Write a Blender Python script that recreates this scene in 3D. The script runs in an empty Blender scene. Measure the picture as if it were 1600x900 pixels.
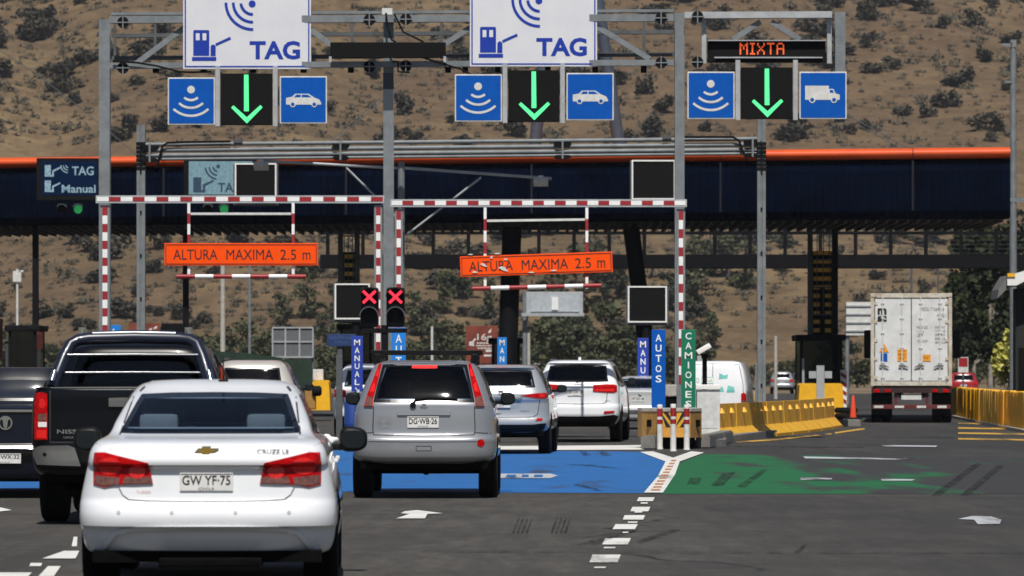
import bpy, bmesh, math, random
import numpy as np
from mathutils import Vector, Matrix, noise
R = math.radians
SC = bpy.context.scene
COL = SC.collection
# ------------------------------------------------------------------ camera, sky, sun, exposure
F = 7000.0            # focal length of the photograph in its own pixels
HZ = 583.0            # its horizon row
EYE = 1.5             # camera height
cd = bpy.data.cameras.new("camera"); cam = bpy.data.objects.new("camera", cd); COL.objects.link(cam)
cam.location = (0, 0, EYE); cam.rotation_euler = (R(90), 0, 0)
cd.sensor_width = 36; cd.lens = 36 * F / 1600; cd.shift_y = (HZ - 450) / 1600
cd.clip_start = 1; cd.clip_end = 6000
cd.dof.use_dof = True; cd.dof.focus_distance = 58; cd.dof.aperture_fstop = 6.3
SC.camera = cam
SUN_EL, SUN_AZ = 57.0, 1.5         # degrees; azimuth of the sun measured from straight behind the camera, minus = left
w = bpy.data.worlds.new("World"); SC.world = w; w.use_nodes = True
nt = w.node_tree; bg = nt.nodes["Background"]
sk = nt.nodes.new("ShaderNodeTexSky"); sk.sky_type = 'NISHITA'; sk.sun_disc = False
sk.sun_elevation = R(SUN_EL); sk.sun_rotation = R(180 - SUN_AZ); sk.altitude = 500
sk.air_density = 1.0; sk.dust_density = 1.0; sk.ozone_density = 1.0
nt.links.new(sk.outputs[0], bg.inputs[0]); bg.inputs[1].default_value = 0.042
sd = bpy.data.lights.new("sun", 'SUN'); sun = bpy.data.objects.new("sun", sd); COL.objects.link(sun)
sd.energy = 4.2; sd.angle = R(0.53); sd.color = (1.0, 0.95, 0.87)
sv = Vector((math.sin(R(SUN_AZ)) * math.cos(R(SUN_EL)), -math.cos(R(SUN_AZ)) * math.cos(R(SUN_EL)), math.sin(R(SUN_EL))))
sun.rotation_euler = sv.to_track_quat('Z', 'Y').to_euler(); sun.location = sv * 60
SC.view_settings.view_transform = 'Standard'; SC.view_settings.look = 'None'
SC.view_settings.gamma = 1; SC.view_settings.exposure = 0.32; SC.view_settings.use_curve_mapping = False
random.seed(7)
# ------------------------------------------------------------------ materials
MATS = {}
def M(name, col, rough=.55, metal=0., coat=0., var=.12, vs=6., bump=0., bs=40., emit=0., spec=.5, tint2=None, coords='Object'):
    if name in MATS: return MATS[name]
    m = bpy.data.materials.new(name); m.use_nodes = True; t = m.node_tree; b = t.nodes["Principled BSDF"]
    b.inputs['Roughness'].default_value = rough; b.inputs['Metallic'].default_value = metal
    b.inputs['Coat Weight'].default_value = coat; b.inputs['Coat Roughness'].default_value = .04
    b.inputs['Specular IOR Level'].default_value = spec
    tc = t.nodes.new("ShaderNodeTexCoord")
    n = t.nodes.new("ShaderNodeTexNoise"); n.inputs['Scale'].default_value = vs; n.inputs['Detail'].default_value = 6
    n.inputs['Roughness'].default_value = .65
    t.links.new(tc.outputs[coords], n.inputs['Vector'])
    mx = t.nodes.new("ShaderNodeMix"); mx.data_type = 'RGBA'
    lo = tint2 if tint2 else tuple(c * (1 - 2 * var) for c in col)
    mx.inputs['A'].default_value = (*lo, 1); mx.inputs['B'].default_value = (*col, 1)
    rp = t.nodes.new("ShaderNodeMapRange"); rp.inputs['From Min'].default_value = .32; rp.inputs['From Max'].default_value = .62
    t.links.new(n.outputs['Fac'], rp.inputs['Value']); t.links.new(rp.outputs[0], mx.inputs['Factor'])
    t.links.new(mx.outputs['Result'], b.inputs['Base Color'])
    if emit:
        b.inputs['Emission Color'].default_value = (*col, 1); b.inputs['Emission Strength'].default_value = emit
    if bump:
        n2 = t.nodes.new("ShaderNodeTexNoise"); n2.inputs['Scale'].default_value = bs; n2.inputs['Detail'].default_value = 4
        t.links.new(tc.outputs[coords], n2.inputs['Vector'])
        bp = t.nodes.new("ShaderNodeBump"); bp.inputs['Strength'].default_value = bump; bp.inputs['Distance'].default_value = .02
        t.links.new(n2.outputs['Fac'], bp.inputs['Height']); t.links.new(bp.outputs[0], b.inputs['Normal'])
    MATS[name] = m; return m
def glass(name, tint, rough=.03, clear=.35, ior=1.48):
    """Tinted window glass: part see-through, part mirror."""
    if name in MATS: return MATS[name]
    m = bpy.data.materials.new(name); m.use_nodes = True; t = m.node_tree; t.nodes.clear()
    out = t.nodes.new("ShaderNodeOutputMaterial"); tr = t.nodes.new("ShaderNodeBsdfTransparent")
    tr.inputs[0].default_value = (*[c * clear for c in tint], 1)
    gl = t.nodes.new("ShaderNodeBsdfGlossy"); gl.inputs['Roughness'].default_value = rough; gl.inputs[0].default_value = (.72, .76, .80, 1)
    fr = t.nodes.new("ShaderNodeFresnel"); fr.inputs[0].default_value = ior
    mx = t.nodes.new("ShaderNodeMixShader")
    t.links.new(fr.outputs[0], mx.inputs[0]); t.links.new(tr.outputs[0], mx.inputs[1]); t.links.new(gl.outputs[0], mx.inputs[2])
    t.links.new(mx.outputs[0], out.inputs[0]); MATS[name] = m; return m
STEEL = M("galvanised steel", (.20, .22, .235), .6, .2, var=.16, vs=3.5)
STEELD = M("weathered steel", (.10, .11, .12), .6, .2, var=.18, vs=3)
STEELL = M("pale steel", (.40, .42, .44), .55, .15, var=.12, vs=4)
BLACK = M("black plastic", (.005, .005, .006), .5, var=.25, vs=9, spec=.2)
BLACKM = M("black matt metal", (.005, .0055, .008), .75, spec=.15, var=.3, vs=4)
RUBBER = M("tyre rubber", (.0055, .0055, .0055), .9, var=.3, vs=14, spec=.2)
UNDER = M("underbody grime and opening shade", (.003, .003, .003), .9, var=.4, vs=9, spec=.1)  # near black; also carries the shade of openings as colour
CHROME = M("chrome", (.62, .63, .65), .16, 1., var=.05)
WHITE = M("white paint", (.78, .78, .77), .5, var=.05, vs=5)
DWHITE = M("dirty white paint", (.62, .62, .60), .6, var=.13, vs=4)
SIGNW = M("sign white sheeting", (.64, .645, .675), .4, var=.05, vs=1.6, tint2=(.59, .595, .65))  # second tint puts faint glare patches into the white
SIGNB = M("sign blue sheeting", (.001, .082, .40), .5, spec=.15, var=.07, vs=4)
SIGNNAVY = M("sign dark blue", (.006, .035, .33), .4, var=.06)
VIOLET = M("violet blue sheeting", (.018, .05, .36), .4, var=.07, vs=4)
SKYBL = M("bright blue sheeting", (.01, .19, .62), .4, var=.06, vs=4)
GREENS = M("green sheeting", (.004, .16, .085), .4, var=.07, vs=4)
ORANGE = M("orange sheeting", (.90, .078, .002), .5, var=.05, vs=5, spec=.15)
REDST = M("red stripe paint", (.30, .012, .018), .5, var=.12, vs=8)
MAROON = M("maroon print", (.13, .025, .025), .5, var=.2, vs=1.3, tint2=(.24, .06, .03))
INK = M("black ink", (.012, .011, .012), .5, var=.1)
SCREEN = M("dark led screen", (.004, .004, .0045), .85, var=.2, vs=30, spec=.2)
LEDG = M("green led", (.09, .92, .30), .6, emit=.45, var=.10, vs=60)
LEDO = M("orange led", (.95, .13, .03), .4, emit=.55, var=.3, vs=50)
LEDR = M("red led", (1.0, .03, .06), .4, emit=1.2, var=.15, vs=60)
LEDW = M("faint white led", (.20, .31, .38), .7, emit=.32, var=.35, vs=14)
LEDB = M("dark blue led screen", (.003, .012, .040), .9, emit=.22, var=.25, vs=20, spec=.03)
LEDT = M("washed led screen", (.12, .21, .25), .7, emit=.4, var=.25, vs=10)
CONC = M("concrete", (.19, .185, .175), .85, var=.2, vs=5, bump=.3, bs=30)
CONCL = M("pale concrete", (.42, .40, .36), .85, var=.18, vs=5, bump=.3, bs=30)
YEL = M("yellow road paint", (.70, .38, .015), .65, var=.1, vs=3.2, tint2=(.50, .25, .02), bump=.15)
YELB = M("bright yellow paint", (.85, .45, .012), .55, var=.1, vs=3)
YELP = M("orange yellow plastic", (.84, .42, .008), .55, var=.14, vs=3)
OCHRE = M("weathered ochre paint", (.36, .19, .045), .7, var=.16, vs=5)
REDGL = M("red lamp lens", (.54, .004, .006), .3, coat=.12, var=.35, vs=26, spec=.1)
REDLIT = M("red lamp core", (.80, .014, .012), .3, coat=.15, var=.2, vs=40)
AMBER = M("clear lamp lens", (.20, .085, .07), .25, coat=.15, var=.3, vs=40)
GOLD = M("gold emblem", (.75, .48, .12), .25, .9, var=.1)
PLATE = M("plate white", (.70, .70, .69), .4, var=.06, vs=20)
SEAT = M("dark seat cloth", (.03, .03, .033), .8, var=.2)
SEATL = M("pale grey leather", (.62, .66, .64), .6, var=.08)
CABIN = M("cabin trim", (.012, .012, .013), .8, var=.2)
SEAM = M("panel gap", (.02, .02, .022), .7, var=.1)
FRIT = M("window black border", (.006, .006, .007), .25, coat=.6, var=.1)
GL_D = glass("dark tinted window glass", (.75, .85, 1.0), .035, .72)
GL_M = glass("tinted window glass", (.85, .95, 1.0), .03, .85)
GL_V = glass("privacy window glass", (.8, .85, 1.0), .03, .06)
def paint(name, c, metal=0., rough=.35): return M(name, c, rough, metal, coat=1., var=.02, vs=2)
P_WHITE = M("white car paint", (.79, .81, .85), .35, 0, coat=1., var=.04, vs=1.5)
P_SILV = paint("silver car paint", (.34, .35, .375), .55, .38)
P_BLUSILV = paint("pale blue silver car paint", (.47, .485, .51), .5, .36)
P_BLACK = M("black car paint", (.003, .0035, .006), .3, 0, coat=.2, var=.02, vs=2, spec=.2)
P_DBLUE = M("dark blue black car paint", (.004, .006, .014), .3, 0, coat=.3, var=.02, vs=2, spec=.3)
P_RED = paint("red car paint", (.32, .008, .014), .1, .35)
P_BEIGE = paint("pale beige car paint", (.50, .48, .44), .3, .4)
P_GREY = paint("dark grey car paint", (.06, .065, .08), .4, .35)
# ------------------------------------------------------------------ builders
ORG = {}
class MB:
    def __init__(s): s.bm = bmesh.new(); s.mi = 0
    def _f(s, vs):
        try:
            f = s.bm.faces.new(vs); f.material_index = s.mi; return f
        except ValueError: return None
    def box(s, x0, y0, z0, x1, y1, z1, bevel=0., rot=None, piv=None):
        x0, x1 = min(x0, x1), max(x0, x1); y0, y1 = min(y0, y1), max(y0, y1); z0, z1 = min(z0, z1), max(z0, z1)
        v = [s.bm.verts.new((x, y, z)) for z in (z0, z1) for y in (y0, y1) for x in (x0, x1)]
        fs = [s._f([v[i] for i in q]) for q in ((0,2,3,1),(4,5,7,6),(0,1,5,4),(2,6,7,3),(0,4,6,2),(1,3,7,5))]
        geo = v
        if bevel:
            es = list({e for f in fs for e in f.edges})
            r = bmesh.ops.bevel(s.bm, geom=es, offset=bevel, segments=2, affect='EDGES', profile=.6)
            for f in r['faces']: f.material_index = s.mi
            geo = list({q for f in r['faces'] for q in f.verts} | {q for q in v if q.is_valid})
        if rot is not None:
            bmesh.ops.rotate(s.bm, cent=piv or ((x0+x1)/2, (y0+y1)/2, (z0+z1)/2), matrix=rot, verts=[q for q in geo if q.is_valid])
        return s
    def tube(s, a, b, r, r2=None, n=12, cap=True):
        a, b = Vector(a), Vector(b); r2 = r if r2 is None else r2
        d = (b - a).normalized(); u = d.orthogonal().normalized(); q = d.cross(u)
        A = [s.bm.verts.new(a + (u * math.cos(t) + q * math.sin(t)) * r) for t in [2*math.pi*i/n for i in range(n)]]
        B = [s.bm.verts.new(b + (u * math.cos(t) + q * math.sin(t)) * r2) for t in [2*math.pi*i/n for i in range(n)]]
        for i in range(n): s._f([A[i], A[(i+1) % n], B[(i+1) % n], B[i]])
        if cap: s._f(A[::-1]); s._f(B)
        return s
    def path(s, pts, r, n=8):
        pts = [Vector(p) for p in pts]; rings = []
        for i, p in enumerate(pts):
            d = (pts[min(i+1, len(pts)-1)] - pts[max(i-1, 0)]).normalized()
            up = Vector((0, 1, 0)) if abs(d.y) < .9 else Vector((1, 0, 0))
            u = d.cross(up).normalized(); q = d.cross(u)
            rings.append([s.bm.verts.new(p + (u*math.cos(2*math.pi*k/n) + q*math.sin(2*math.pi*k/n)) * r) for k in range(n)])
        for A, B in zip(rings, rings[1:]):
            for k in range(n): s._f([A[k], A[(k+1) % n], B[(k+1) % n], B[k]])
        s._f(rings[0][::-1]); s._f(rings[-1]); return s
    def bar(s, a, b, wdt, dep):
        """square bar from a to b"""
        a, b = Vector(a), Vector(b); d = (b - a).normalized()
        u = Vector((0, 1, 0)) if abs(d.y) < .9 else Vector((0, 0, 1)); p = d.cross(u).normalized(); u = p.cross(d).normalized()
        c = [(-1,-1),(1,-1),(1,1),(-1,1)]
        A = [s.bm.verts.new(a + p*i*wdt/2 + u*j*dep/2) for i, j in c]; B = [s.bm.verts.new(b + p*i*wdt/2 + u*j*dep/2) for i, j in c]
        for i in range(4): s._f([A[i], A[(i+1) % 4], B[(i+1) % 4], B[i]])
        s._f(A[::-1]); s._f(B); return s
    def prism(s, pts, y0, y1):
        """outline in x,z pushed from y0 (front) to y1 (back)"""
        A = [s.bm.verts.new((x, y0, z)) for x, z in pts]; B = [s.bm.verts.new((x, y1, z)) for x, z in pts]; n = len(pts)
        s._f(A); s._f(B[::-1])
        for i in range(n): s._f([A[i], B[i], B[(i+1) % n], A[(i+1) % n]])
        return s
    def frame(s, x0, z0, x1, z1, e, y0, y1):
        """a rectangular frame of width e as one piece"""
        q = lambda d, y: [s.bm.verts.new(p) for p in ((x0+d, y, z0+d), (x1-d, y, z0+d), (x1-d, y, z1-d), (x0+d, y, z1-d))]
        a, b, c, d = q(0, y0), q(e, y0), q(e, y1), q(0, y1)
        for A, B in ((a, b), (b, c), (c, d), (d, a)):
            for i in range(4): s._f([A[i], A[(i+1) % 4], B[(i+1) % 4], B[i]])
        return s
    def slab(s, pts, z0, z1):
        A = [s.bm.verts.new((x, y, z1)) for x, y in pts]; B = [s.bm.verts.new((x, y, z0)) for x, y in pts]; n = len(pts)
        s._f(A); s._f(B[::-1])
        for i in range(n): s._f([A[i], B[i], B[(i+1) % n], A[(i+1) % n]])
        return s
    def lathe(s, prof, c, axis='z', n=20):
        """prof: (radius, along)"""
        rings = []
        for r, h in prof:
            ring = []
            for k in range(n):
                a = 2*math.pi*k/n; u, v = r*math.cos(a), r*math.sin(a)
                p = {'z': (u, v, h), 'x': (h, u, v), 'y': (u, h, v)}[axis]
                ring.append(s.bm.verts.new(Vector(c) + Vector(p)))
            rings.append(ring)
        for A, B in zip(rings, rings[1:]):
            for k in range(n): s._f([A[k], A[(k+1) % n], B[(k+1) % n], B[k]])
        s._f(rings[0][::-1]); s._f(rings[-1]); return s
    def text(s, txt, cx, cz, wd, h, y, dep=.004, bold=0., fn=None):
        """lettering fitted to a box, standing in the x,z plane, read from -y; fn(x,z) gives a curved surface's y"""
        vs, fs, (x0, x1, y0, y1) = text_geo(txt, bold)
        sx = wd / (x1 - x0); sz = h / (y1 - y0)
        def pos(p, back):
            X = cx + (p[0] - (x0 + x1)/2) * sx; Z = cz + (p[1] - (y0 + y1)/2) * sz
            yy = (fn(X, Z) if fn else y)
            return (X, yy + (dep if back else 0), Z)
        V = [s.bm.verts.new(pos(p, False)) for p in vs]
        for f in fs: s._f([V[i] for i in f])
        return s
    def arc(s, cx, cz, r, a0, a1, th, y0, y1, n=14):
        o = [(cx + (r+th/2)*math.cos(R(a0+(a1-a0)*i/n)), cz + (r+th/2)*math.sin(R(a0+(a1-a0)*i/n))) for i in range(n+1)]
        q = [(cx + (r-th/2)*math.cos(R(a1+(a0-a1)*i/n)), cz + (r-th/2)*math.sin(R(a1+(a0-a1)*i/n))) for i in range(n+1)]
        return s.prism(o + q, y0, y1)
    def disc(s, cx, cz, r, y0, y1, n=20):
        return s.prism([(cx + r*math.cos(2*math.pi*i/n), cz + r*math.sin(2*math.pi*i/n)) for i in range(n)], y0, y1)
    def build(s, name, mats, parent=None, smooth=0, weld=False, org=None):
        if weld: bmesh.ops.remove_doubles(s.bm, verts=s.bm.verts, dist=1e-4)
        bmesh.ops.recalc_face_normals(s.bm, faces=s.bm.faces)
        if parent is not None:
            o0 = ORG.get(parent.name, Vector())
        else:
            xs = [v.co for v in s.bm.verts]
            lo = Vector([min(v[i] for v in xs) for i in range(3)]); hi = Vector([max(v[i] for v in xs) for i in range(3)])
            o0 = Vector(((lo.x+hi.x)/2, (lo.y+hi.y)/2, lo.z)) if org is None else Vector(org)
        bmesh.ops.translate(s.bm, vec=-o0, verts=s.bm.verts)
        me = bpy.data.meshes.new(name); s.bm.to_mesh(me); s.bm.free()
        for m in (mats if isinstance(mats, (list, tuple)) else [mats]): me.materials.append(m)
        if smooth:
            me.polygons.foreach_set('use_smooth', [True] * len(me.polygons)); me.set_sharp_from_angle(angle=R(smooth))
        o = bpy.data.objects.new(name, me); COL.objects.link(o)
        if parent is not None: o.parent = parent
        else: o.location = o0
        ORG[o.name] = o0
        return o
TG = {}
def text_geo(txt, bold=0.):
    k = (txt, bold)
    if k in TG: return TG[k]
    cu = bpy.data.curves.new("t", 'FONT'); cu.body = txt; cu.align_x = 'CENTER'; cu.offset = bold; cu.resolution_u = 3
    cu.space_line = .95
    o = bpy.data.objects.new("t", cu); COL.objects.link(o); bpy.context.view_layer.update()
    me = bpy.data.meshes.new_from_object(o.evaluated_get(bpy.context.evaluated_depsgraph_get()))
    vs = [tuple(v.co) for v in me.vertices]; fs = [tuple(p.vertices) for p in me.polygons]
    bpy.data.objects.remove(o); bpy.data.curves.remove(cu); bpy.data.meshes.remove(me)
    xs = [v[0] for v in vs]; ys = [v[1] for v in vs]
    TG[k] = (vs, fs, (min(xs), max(xs), min(ys), max(ys))); return TG[k]
def tag(o, label=None, cat=None, group=None, kind=None):
    if label: o['label'] = label
    if cat: o['category'] = cat
    if group: o['group'] = group
    if kind: o['kind'] = kind
    return o
def thing(name, label, cat, loc=(0, 0, 0), group=None):
    o = bpy.data.objects.new(name, None); COL.objects.link(o); o.empty_display_size = .3
    o.location = loc; ORG[o.name] = Vector(loc); return tag(o, label, cat, group)
def px(x, D): return (x - 800) * D / F           # a photograph column as metres across at distance D
def pz(y, D): return EYE + (HZ - y) * D / F      # a photograph row as metres up at distance D
def gd(y): return EYE * F / (y - HZ)             # distance of the ground seen at that row
def P(x, y, D): return (px(x, D), D, pz(y, D))
def G(x, y): D = gd(y); return (px(x, D), D)
def pbox(mb, x0, y0, x1, y1, D, dep, bevel=0.):
    return mb.box(px(x0, D), D, pz(y1, D), px(x1, D), D + dep, pz(y0, D), bevel)
def ppoly(mb, pts, D, dep): return mb.prism([(px(x, D), pz(y, D)) for x, y in pts], D, D + dep)
def copy_tree(o, parent=None):
    c = o.copy(); COL.objects.link(c); c.parent = parent
    ORG[c.name] = ORG.get(o.name, Vector())
    for ch in list(o.children): copy_tree(ch, c)
    return c
def struct(o): o['kind'] = 'structure'; return o
# ------------------------------------------------------------------ ground, road, hill
def asphalt_mat():
    m = bpy.data.materials.new("asphalt"); m.use_nodes = True; t = m.node_tree; b = t.nodes["Principled BSDF"]
    L = t.links.new; N = t.nodes.new
    tc = N("ShaderNodeTexCoord")
    def nz(scale, det=5, sx=1, sy=1, rough=.6):
        mp = N("ShaderNodeMapping"); mp.inputs['Scale'].default_value = (sx, sy, 1); L(tc.outputs['Object'], mp.inputs['Vector'])
        n = N("ShaderNodeTexNoise"); n.inputs['Scale'].default_value = scale; n.inputs['Detail'].default_value = det
        n.inputs['Roughness'].default_value = rough; L(mp.outputs[0], n.inputs['Vector']); return n.outputs['Fac']
    def rng(v, a, b_, c=0, d=1):
        r = N("ShaderNodeMapRange"); r.inputs['From Min'].default_value = a; r.inputs['From Max'].default_value = b_
        r.inputs['To Min'].default_value = c; r.inputs['To Max'].default_value = d; L(v, r.inputs['Value']); return r.outputs[0]
    def mix(f, a, b_):
        x = N("ShaderNodeMix"); x.data_type = 'RGBA'; L(f, x.inputs['Factor'])
        for k, v in (('A', a), ('B', b_)):
            if isinstance(v, tuple): x.inputs[k].default_value = (*v, 1)
            else: L(v, x.inputs[k])
        return x.outputs['Result']
    c = mix(rng(nz(.35, 6), .35, .65), (.058, .053, .048), (.092, .086, .078))
    c = mix(rng(nz(9, 5, 1, .6, .75), .36, .66, 0, .7), c, (.034, .033, .032))
    c = mix(rng(nz(45, 2), .62, .72, 0, .55), c, (.16, .155, .15))
    c = mix(rng(nz(4.2, 5, 1, .10, .7), .42, .68, 0, .55), c, (.034, .033, .032))     # wheel-path streaks
    c = mix(rng(nz(2.1, 5, 1, .16, .7), .52, .74, 0, .40), c, (.125, .118, .106))     # pale dust streaks
    c = mix(rng(nz(.55, 4, 1, .09), .54, .74, 0, .75), c, (.022, .022, .023))      # tyre-polished streaks along the lanes
    sp = N("ShaderNodeSeparateXYZ"); L(tc.outputs['Object'], sp.inputs[0]); lane = rng(sp.outputs[0], .5, 5.0, 0, 1)
    mu = N("ShaderNodeMath"); mu.operation = 'MULTIPLY'; L(lane, mu.inputs[0]); L(rng(nz(.5, 5, 1, .12), .36, .62, .25, .8), mu.inputs[1])
    c = mix(mu.outputs[0], c, (.026, .026, .028))                                    # lorry lane darkened by rubber
    c = mix(rng(nz(3.2, 6, 1, .35, .7), .50, .72, 0, .45), c, (.030, .029, .029))
    c = mix(rng(nz(.9, 3, .5, 1.4), .66, .74, 0, .7), c, (.020, .020, .021))       # oil stains
    nv = N("ShaderNodeTexNoise"); nv.inputs['Scale'].default_value = .5; nv.inputs['Detail'].default_value = 5; L(tc.outputs['Object'], nv.inputs['Vector'])
    ds = N("ShaderNodeMix"); ds.data_type = 'VECTOR'; ds.inputs['Factor'].default_value = .55; L(tc.outputs['Object'], ds.inputs['A']); L(nv.outputs['Color'], ds.inputs['B'])
    vo = N("ShaderNodeTexVoronoi"); vo.feature = 'DISTANCE_TO_EDGE'; vo.inputs['Scale'].default_value = .33; L(ds.outputs['Result'], vo.inputs['Vector'])
    ck = N("ShaderNodeMath"); ck.operation = 'MULTIPLY'; L(rng(vo.outputs['Distance'], .003, .010, 1, 0), ck.inputs[0]); L(rng(nz(.22, 3), .48, .60), ck.inputs[1])
    c = mix(ck.outputs[0], c, (.018, .018, .018))                                    # hairline cracks
    c = mix(rng(nz(.09, 2, 1, .5), .585, .592, 0, .35), c, (.040, .039, .039))       # resurfaced patches
    L(c, b.inputs['Base Color']); b.inputs['Roughness'].default_value = .8; b.inputs['Specular IOR Level'].default_value = .25
    bp = N("ShaderNodeBump"); bp.inputs['Strength'].default_value = .5; bp.inputs['Distance'].default_value = .01
    L(nz(60, 3), bp.inputs['Height']); L(bp.outputs[0], b.inputs['Normal']); return m
ASPH = asphalt_mat()
def worn(name, col, amount, seed, c2=None):
    """road paint rubbed through to the asphalt and crossed by tyre marks"""
    m = bpy.data.materials.new(name); m.use_nodes = True; t = m.node_tree; b = t.nodes["Principled BSDF"]; L = t.links.new; N = t.nodes.new
    tc = N("ShaderNodeTexCoord"); mp = N("ShaderNodeMapping"); mp.inputs['Location'].default_value = (seed * 3.1, seed, 0)
    mp.inputs['Scale'].default_value = (1.0, .16, 1); mp.inputs['Rotation'].default_value = (0, 0, R(8)); L(tc.outputs['Object'], mp.inputs['Vector'])
    n = N("ShaderNodeTexNoise"); n.inputs['Scale'].default_value = 1.2; n.inputs['Detail'].default_value = 5; L(mp.outputs[0], n.inputs['Vector'])
    n2 = N("ShaderNodeTexNoise"); n2.inputs['Scale'].default_value = 22; n2.inputs['Detail'].default_value = 3; L(tc.outputs['Object'], n2.inputs['Vector'])
    ad = N("ShaderNodeMath"); ad.operation = 'MULTIPLY_ADD'; L(n2.outputs['Fac'], ad.inputs[0]); ad.inputs[1].default_value = .25; L(n.outputs['Fac'], ad.inputs[2])
    src = ad.outputs[0]
    if c2 is not None:       # wear that grows across the panel (x from c2[0] to c2[1])
        sp = N("ShaderNodeSeparateXYZ"); L(tc.outputs['Object'], sp.inputs[0])
        mr = N("ShaderNodeMapRange"); mr.inputs['From Min'].default_value = c2[0]; mr.inputs['From Max'].default_value = c2[1]
        mr.inputs['To Max'].default_value = c2[2]; L(sp.outputs[0], mr.inputs['Value'])
        a2 = N("ShaderNodeMath"); a2.operation = 'ADD'; L(src, a2.inputs[0]); L(mr.outputs[0], a2.inputs[1]); src = a2.outputs[0]
    r = N("ShaderNodeMapRange"); r.inputs['From Min'].default_value = 1 - amount; r.inputs['From Max'].default_value = 1 - amount + .14; L(src, r.inputs['Value'])
    n3 = N("ShaderNodeTexNoise"); n3.inputs['Scale'].default_value = .8; n3.inputs['Detail'].default_value = 6; L(tc.outputs['Object'], n3.inputs['Vector'])
    vr = N("ShaderNodeMix"); vr.data_type = 'RGBA'; L(n3.outputs['Fac'], vr.inputs['Factor'])
    vr.inputs['A'].default_value = (*[c * .72 for c in col], 1); vr.inputs['B'].default_value = (*[c * 1.2 for c in col], 1)
    mx = N("ShaderNodeMix"); mx.data_type = 'RGBA'; L(r.outputs[0], mx.inputs['Factor'])
    L(vr.outputs['Result'], mx.inputs['A']); mx.inputs['B'].default_value = (.036, .035, .036, 1)
    L(mx.outputs['Result'], b.inputs['Base Color']); b.inputs['Roughness'].default_value = .7; b.inputs['Specular IOR Level'].default_value = .25; return m
BLUEP = worn("worn blue road paint", (.018, .115, .34), .28, 1)
GREENP = worn("worn green road paint", (.012, .112, .042), .25, 5, (2.5, 6.6, .36))
WHITEP = worn("worn white road paint", (.62, .62, .60), .25, 9)
FADEP = worn("faded white road paint", (.40, .42, .45), .38, 4)
YELLP = worn("worn yellow road paint", (.50, .30, .05), .40, 3)
def skidmat():
    m = bpy.data.materials.new("rubber skid"); m.use_nodes = True; t = m.node_tree; b = t.nodes["Principled BSDF"]; L = t.links.new; N = t.nodes.new
    b.inputs['Base Color'].default_value = (.018, .018, .019, 1); b.inputs['Roughness'].default_value = .8; b.inputs['Specular IOR Level'].default_value = .2
    tc = N("ShaderNodeTexCoord"); mp = N("ShaderNodeMapping"); mp.inputs['Scale'].default_value = (6, .55, 1); L(tc.outputs['Object'], mp.inputs['Vector'])
    n = N("ShaderNodeTexNoise"); n.inputs['Scale'].default_value = 1.5; n.inputs['Detail'].default_value = 6; n.inputs['Roughness'].default_value = .7; L(mp.outputs[0], n.inputs['Vector'])
    r = N("ShaderNodeMapRange"); r.inputs['From Min'].default_value = .36; r.inputs['From Max'].default_value = .66; r.inputs['To Max'].default_value = .72; L(n.outputs['Fac'], r.inputs['Value'])
    L(r.outputs[0], b.inputs['Alpha']); return m
SKID = skidmat()
def terrain_mat():
    m = bpy.data.materials.new("dry hillside"); m.use_nodes = True; t = m.node_tree; b = t.nodes["Principled BSDF"]; L = t.links.new; N = t.nodes.new
    tc = N("ShaderNodeTexCoord")
    def nz(s, d=6, r=.65):
        n = N("ShaderNodeTexNoise"); n.inputs['Scale'].default_value = s; n.inputs['Detail'].default_value = d; n.inputs['Roughness'].default_value = r
        L(tc.outputs['Object'], n.inputs['Vector']); return n.outputs['Fac']
    def mix(v, lo, hi, a, b_, top=1):
        r = N("ShaderNodeMapRange"); r.inputs['From Min'].default_value = lo; r.inputs['From Max'].default_value = hi; r.inputs['To Max'].default_value = top; L(v, r.inputs['Value'])
        x = N("ShaderNodeMix"); x.data_type = 'RGBA'; L(r.outputs[0], x.inputs['Factor'])
        for k, q in (('A', a), ('B', b_)):
            if isinstance(q, tuple): x.inputs[k].default_value = (*q, 1)
            else: L(q, x.inputs[k])
        return x.outputs['Result']
    c = mix(nz(.03, 5), .35, .65, (.104, .073, .044), (.194, .139, .077))
    c = mix(nz(.011, 4), .42, .66, c, (.105, .068, .045), .7)
    c = mix(nz(.16, 6), .40, .62, c, (.078, .053, .032), .75)
    c = mix(nz(.6, 5), .54, .70, c, (.21, .152, .088), .5)
    c = mix(nz(1.1, 5), .60, .74, c, (.036, .031, .026), .8)
    L(c, b.inputs['Base Color']); b.inputs['Roughness'].default_value = .95; b.inputs['Specular IOR Level'].default_value = .1
    bp = N("ShaderNodeBump"); bp.inputs['Strength'].default_value = .7; bp.inputs['Distance'].default_value = .8
    L(nz(.5, 6), bp.inputs['Height']); L(bp.outputs[0], b.inputs['Normal']); return m
HILLM = terrain_mat()
def hz(x, y):
    """height of the hillside"""
    if y < 596: return -.3
    d = y - 596
    z = .23 * d + .00006 * d * d
    f = min(1, d / 120)
    z += f * 9 * noise.noise(Vector((x * .006, y * .004, 1.3))) + f * 4 * noise.noise(Vector((x * .016 + y * .004, y * .009, 5.1)))
    z += f * 1.5 * noise.noise(Vector((x * .05, y * .04, 9.)))
    z -= f * 3.2 * (1 - min(1, abs(noise.noise(Vector((x * .013 + y * .003, y * .003, 17.)))) * 5))      # gullies running down the slope
    return z - .3
mb = MB(); xs = np.linspace(-420, 420, 261); ys = np.concatenate([np.linspace(590, 1250, 170), np.linspace(1265, 1700, 20)])
V = [[mb.bm.verts.new((x, y, hz(x, y))) for x in xs] for y in ys]
for j in range(len(ys) - 1):
    for i in range(len(xs) - 1): mb._f([V[j][i], V[j][i+1], V[j+1][i+1], V[j+1][i]])
hill = struct(mb.build("hill", HILLM, smooth=80)); 
mb = MB(); mb.slab([(-2500, -400), (2500, -400), (2500, 3500), (-2500, 3500)], -1.2, -.02)
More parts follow.
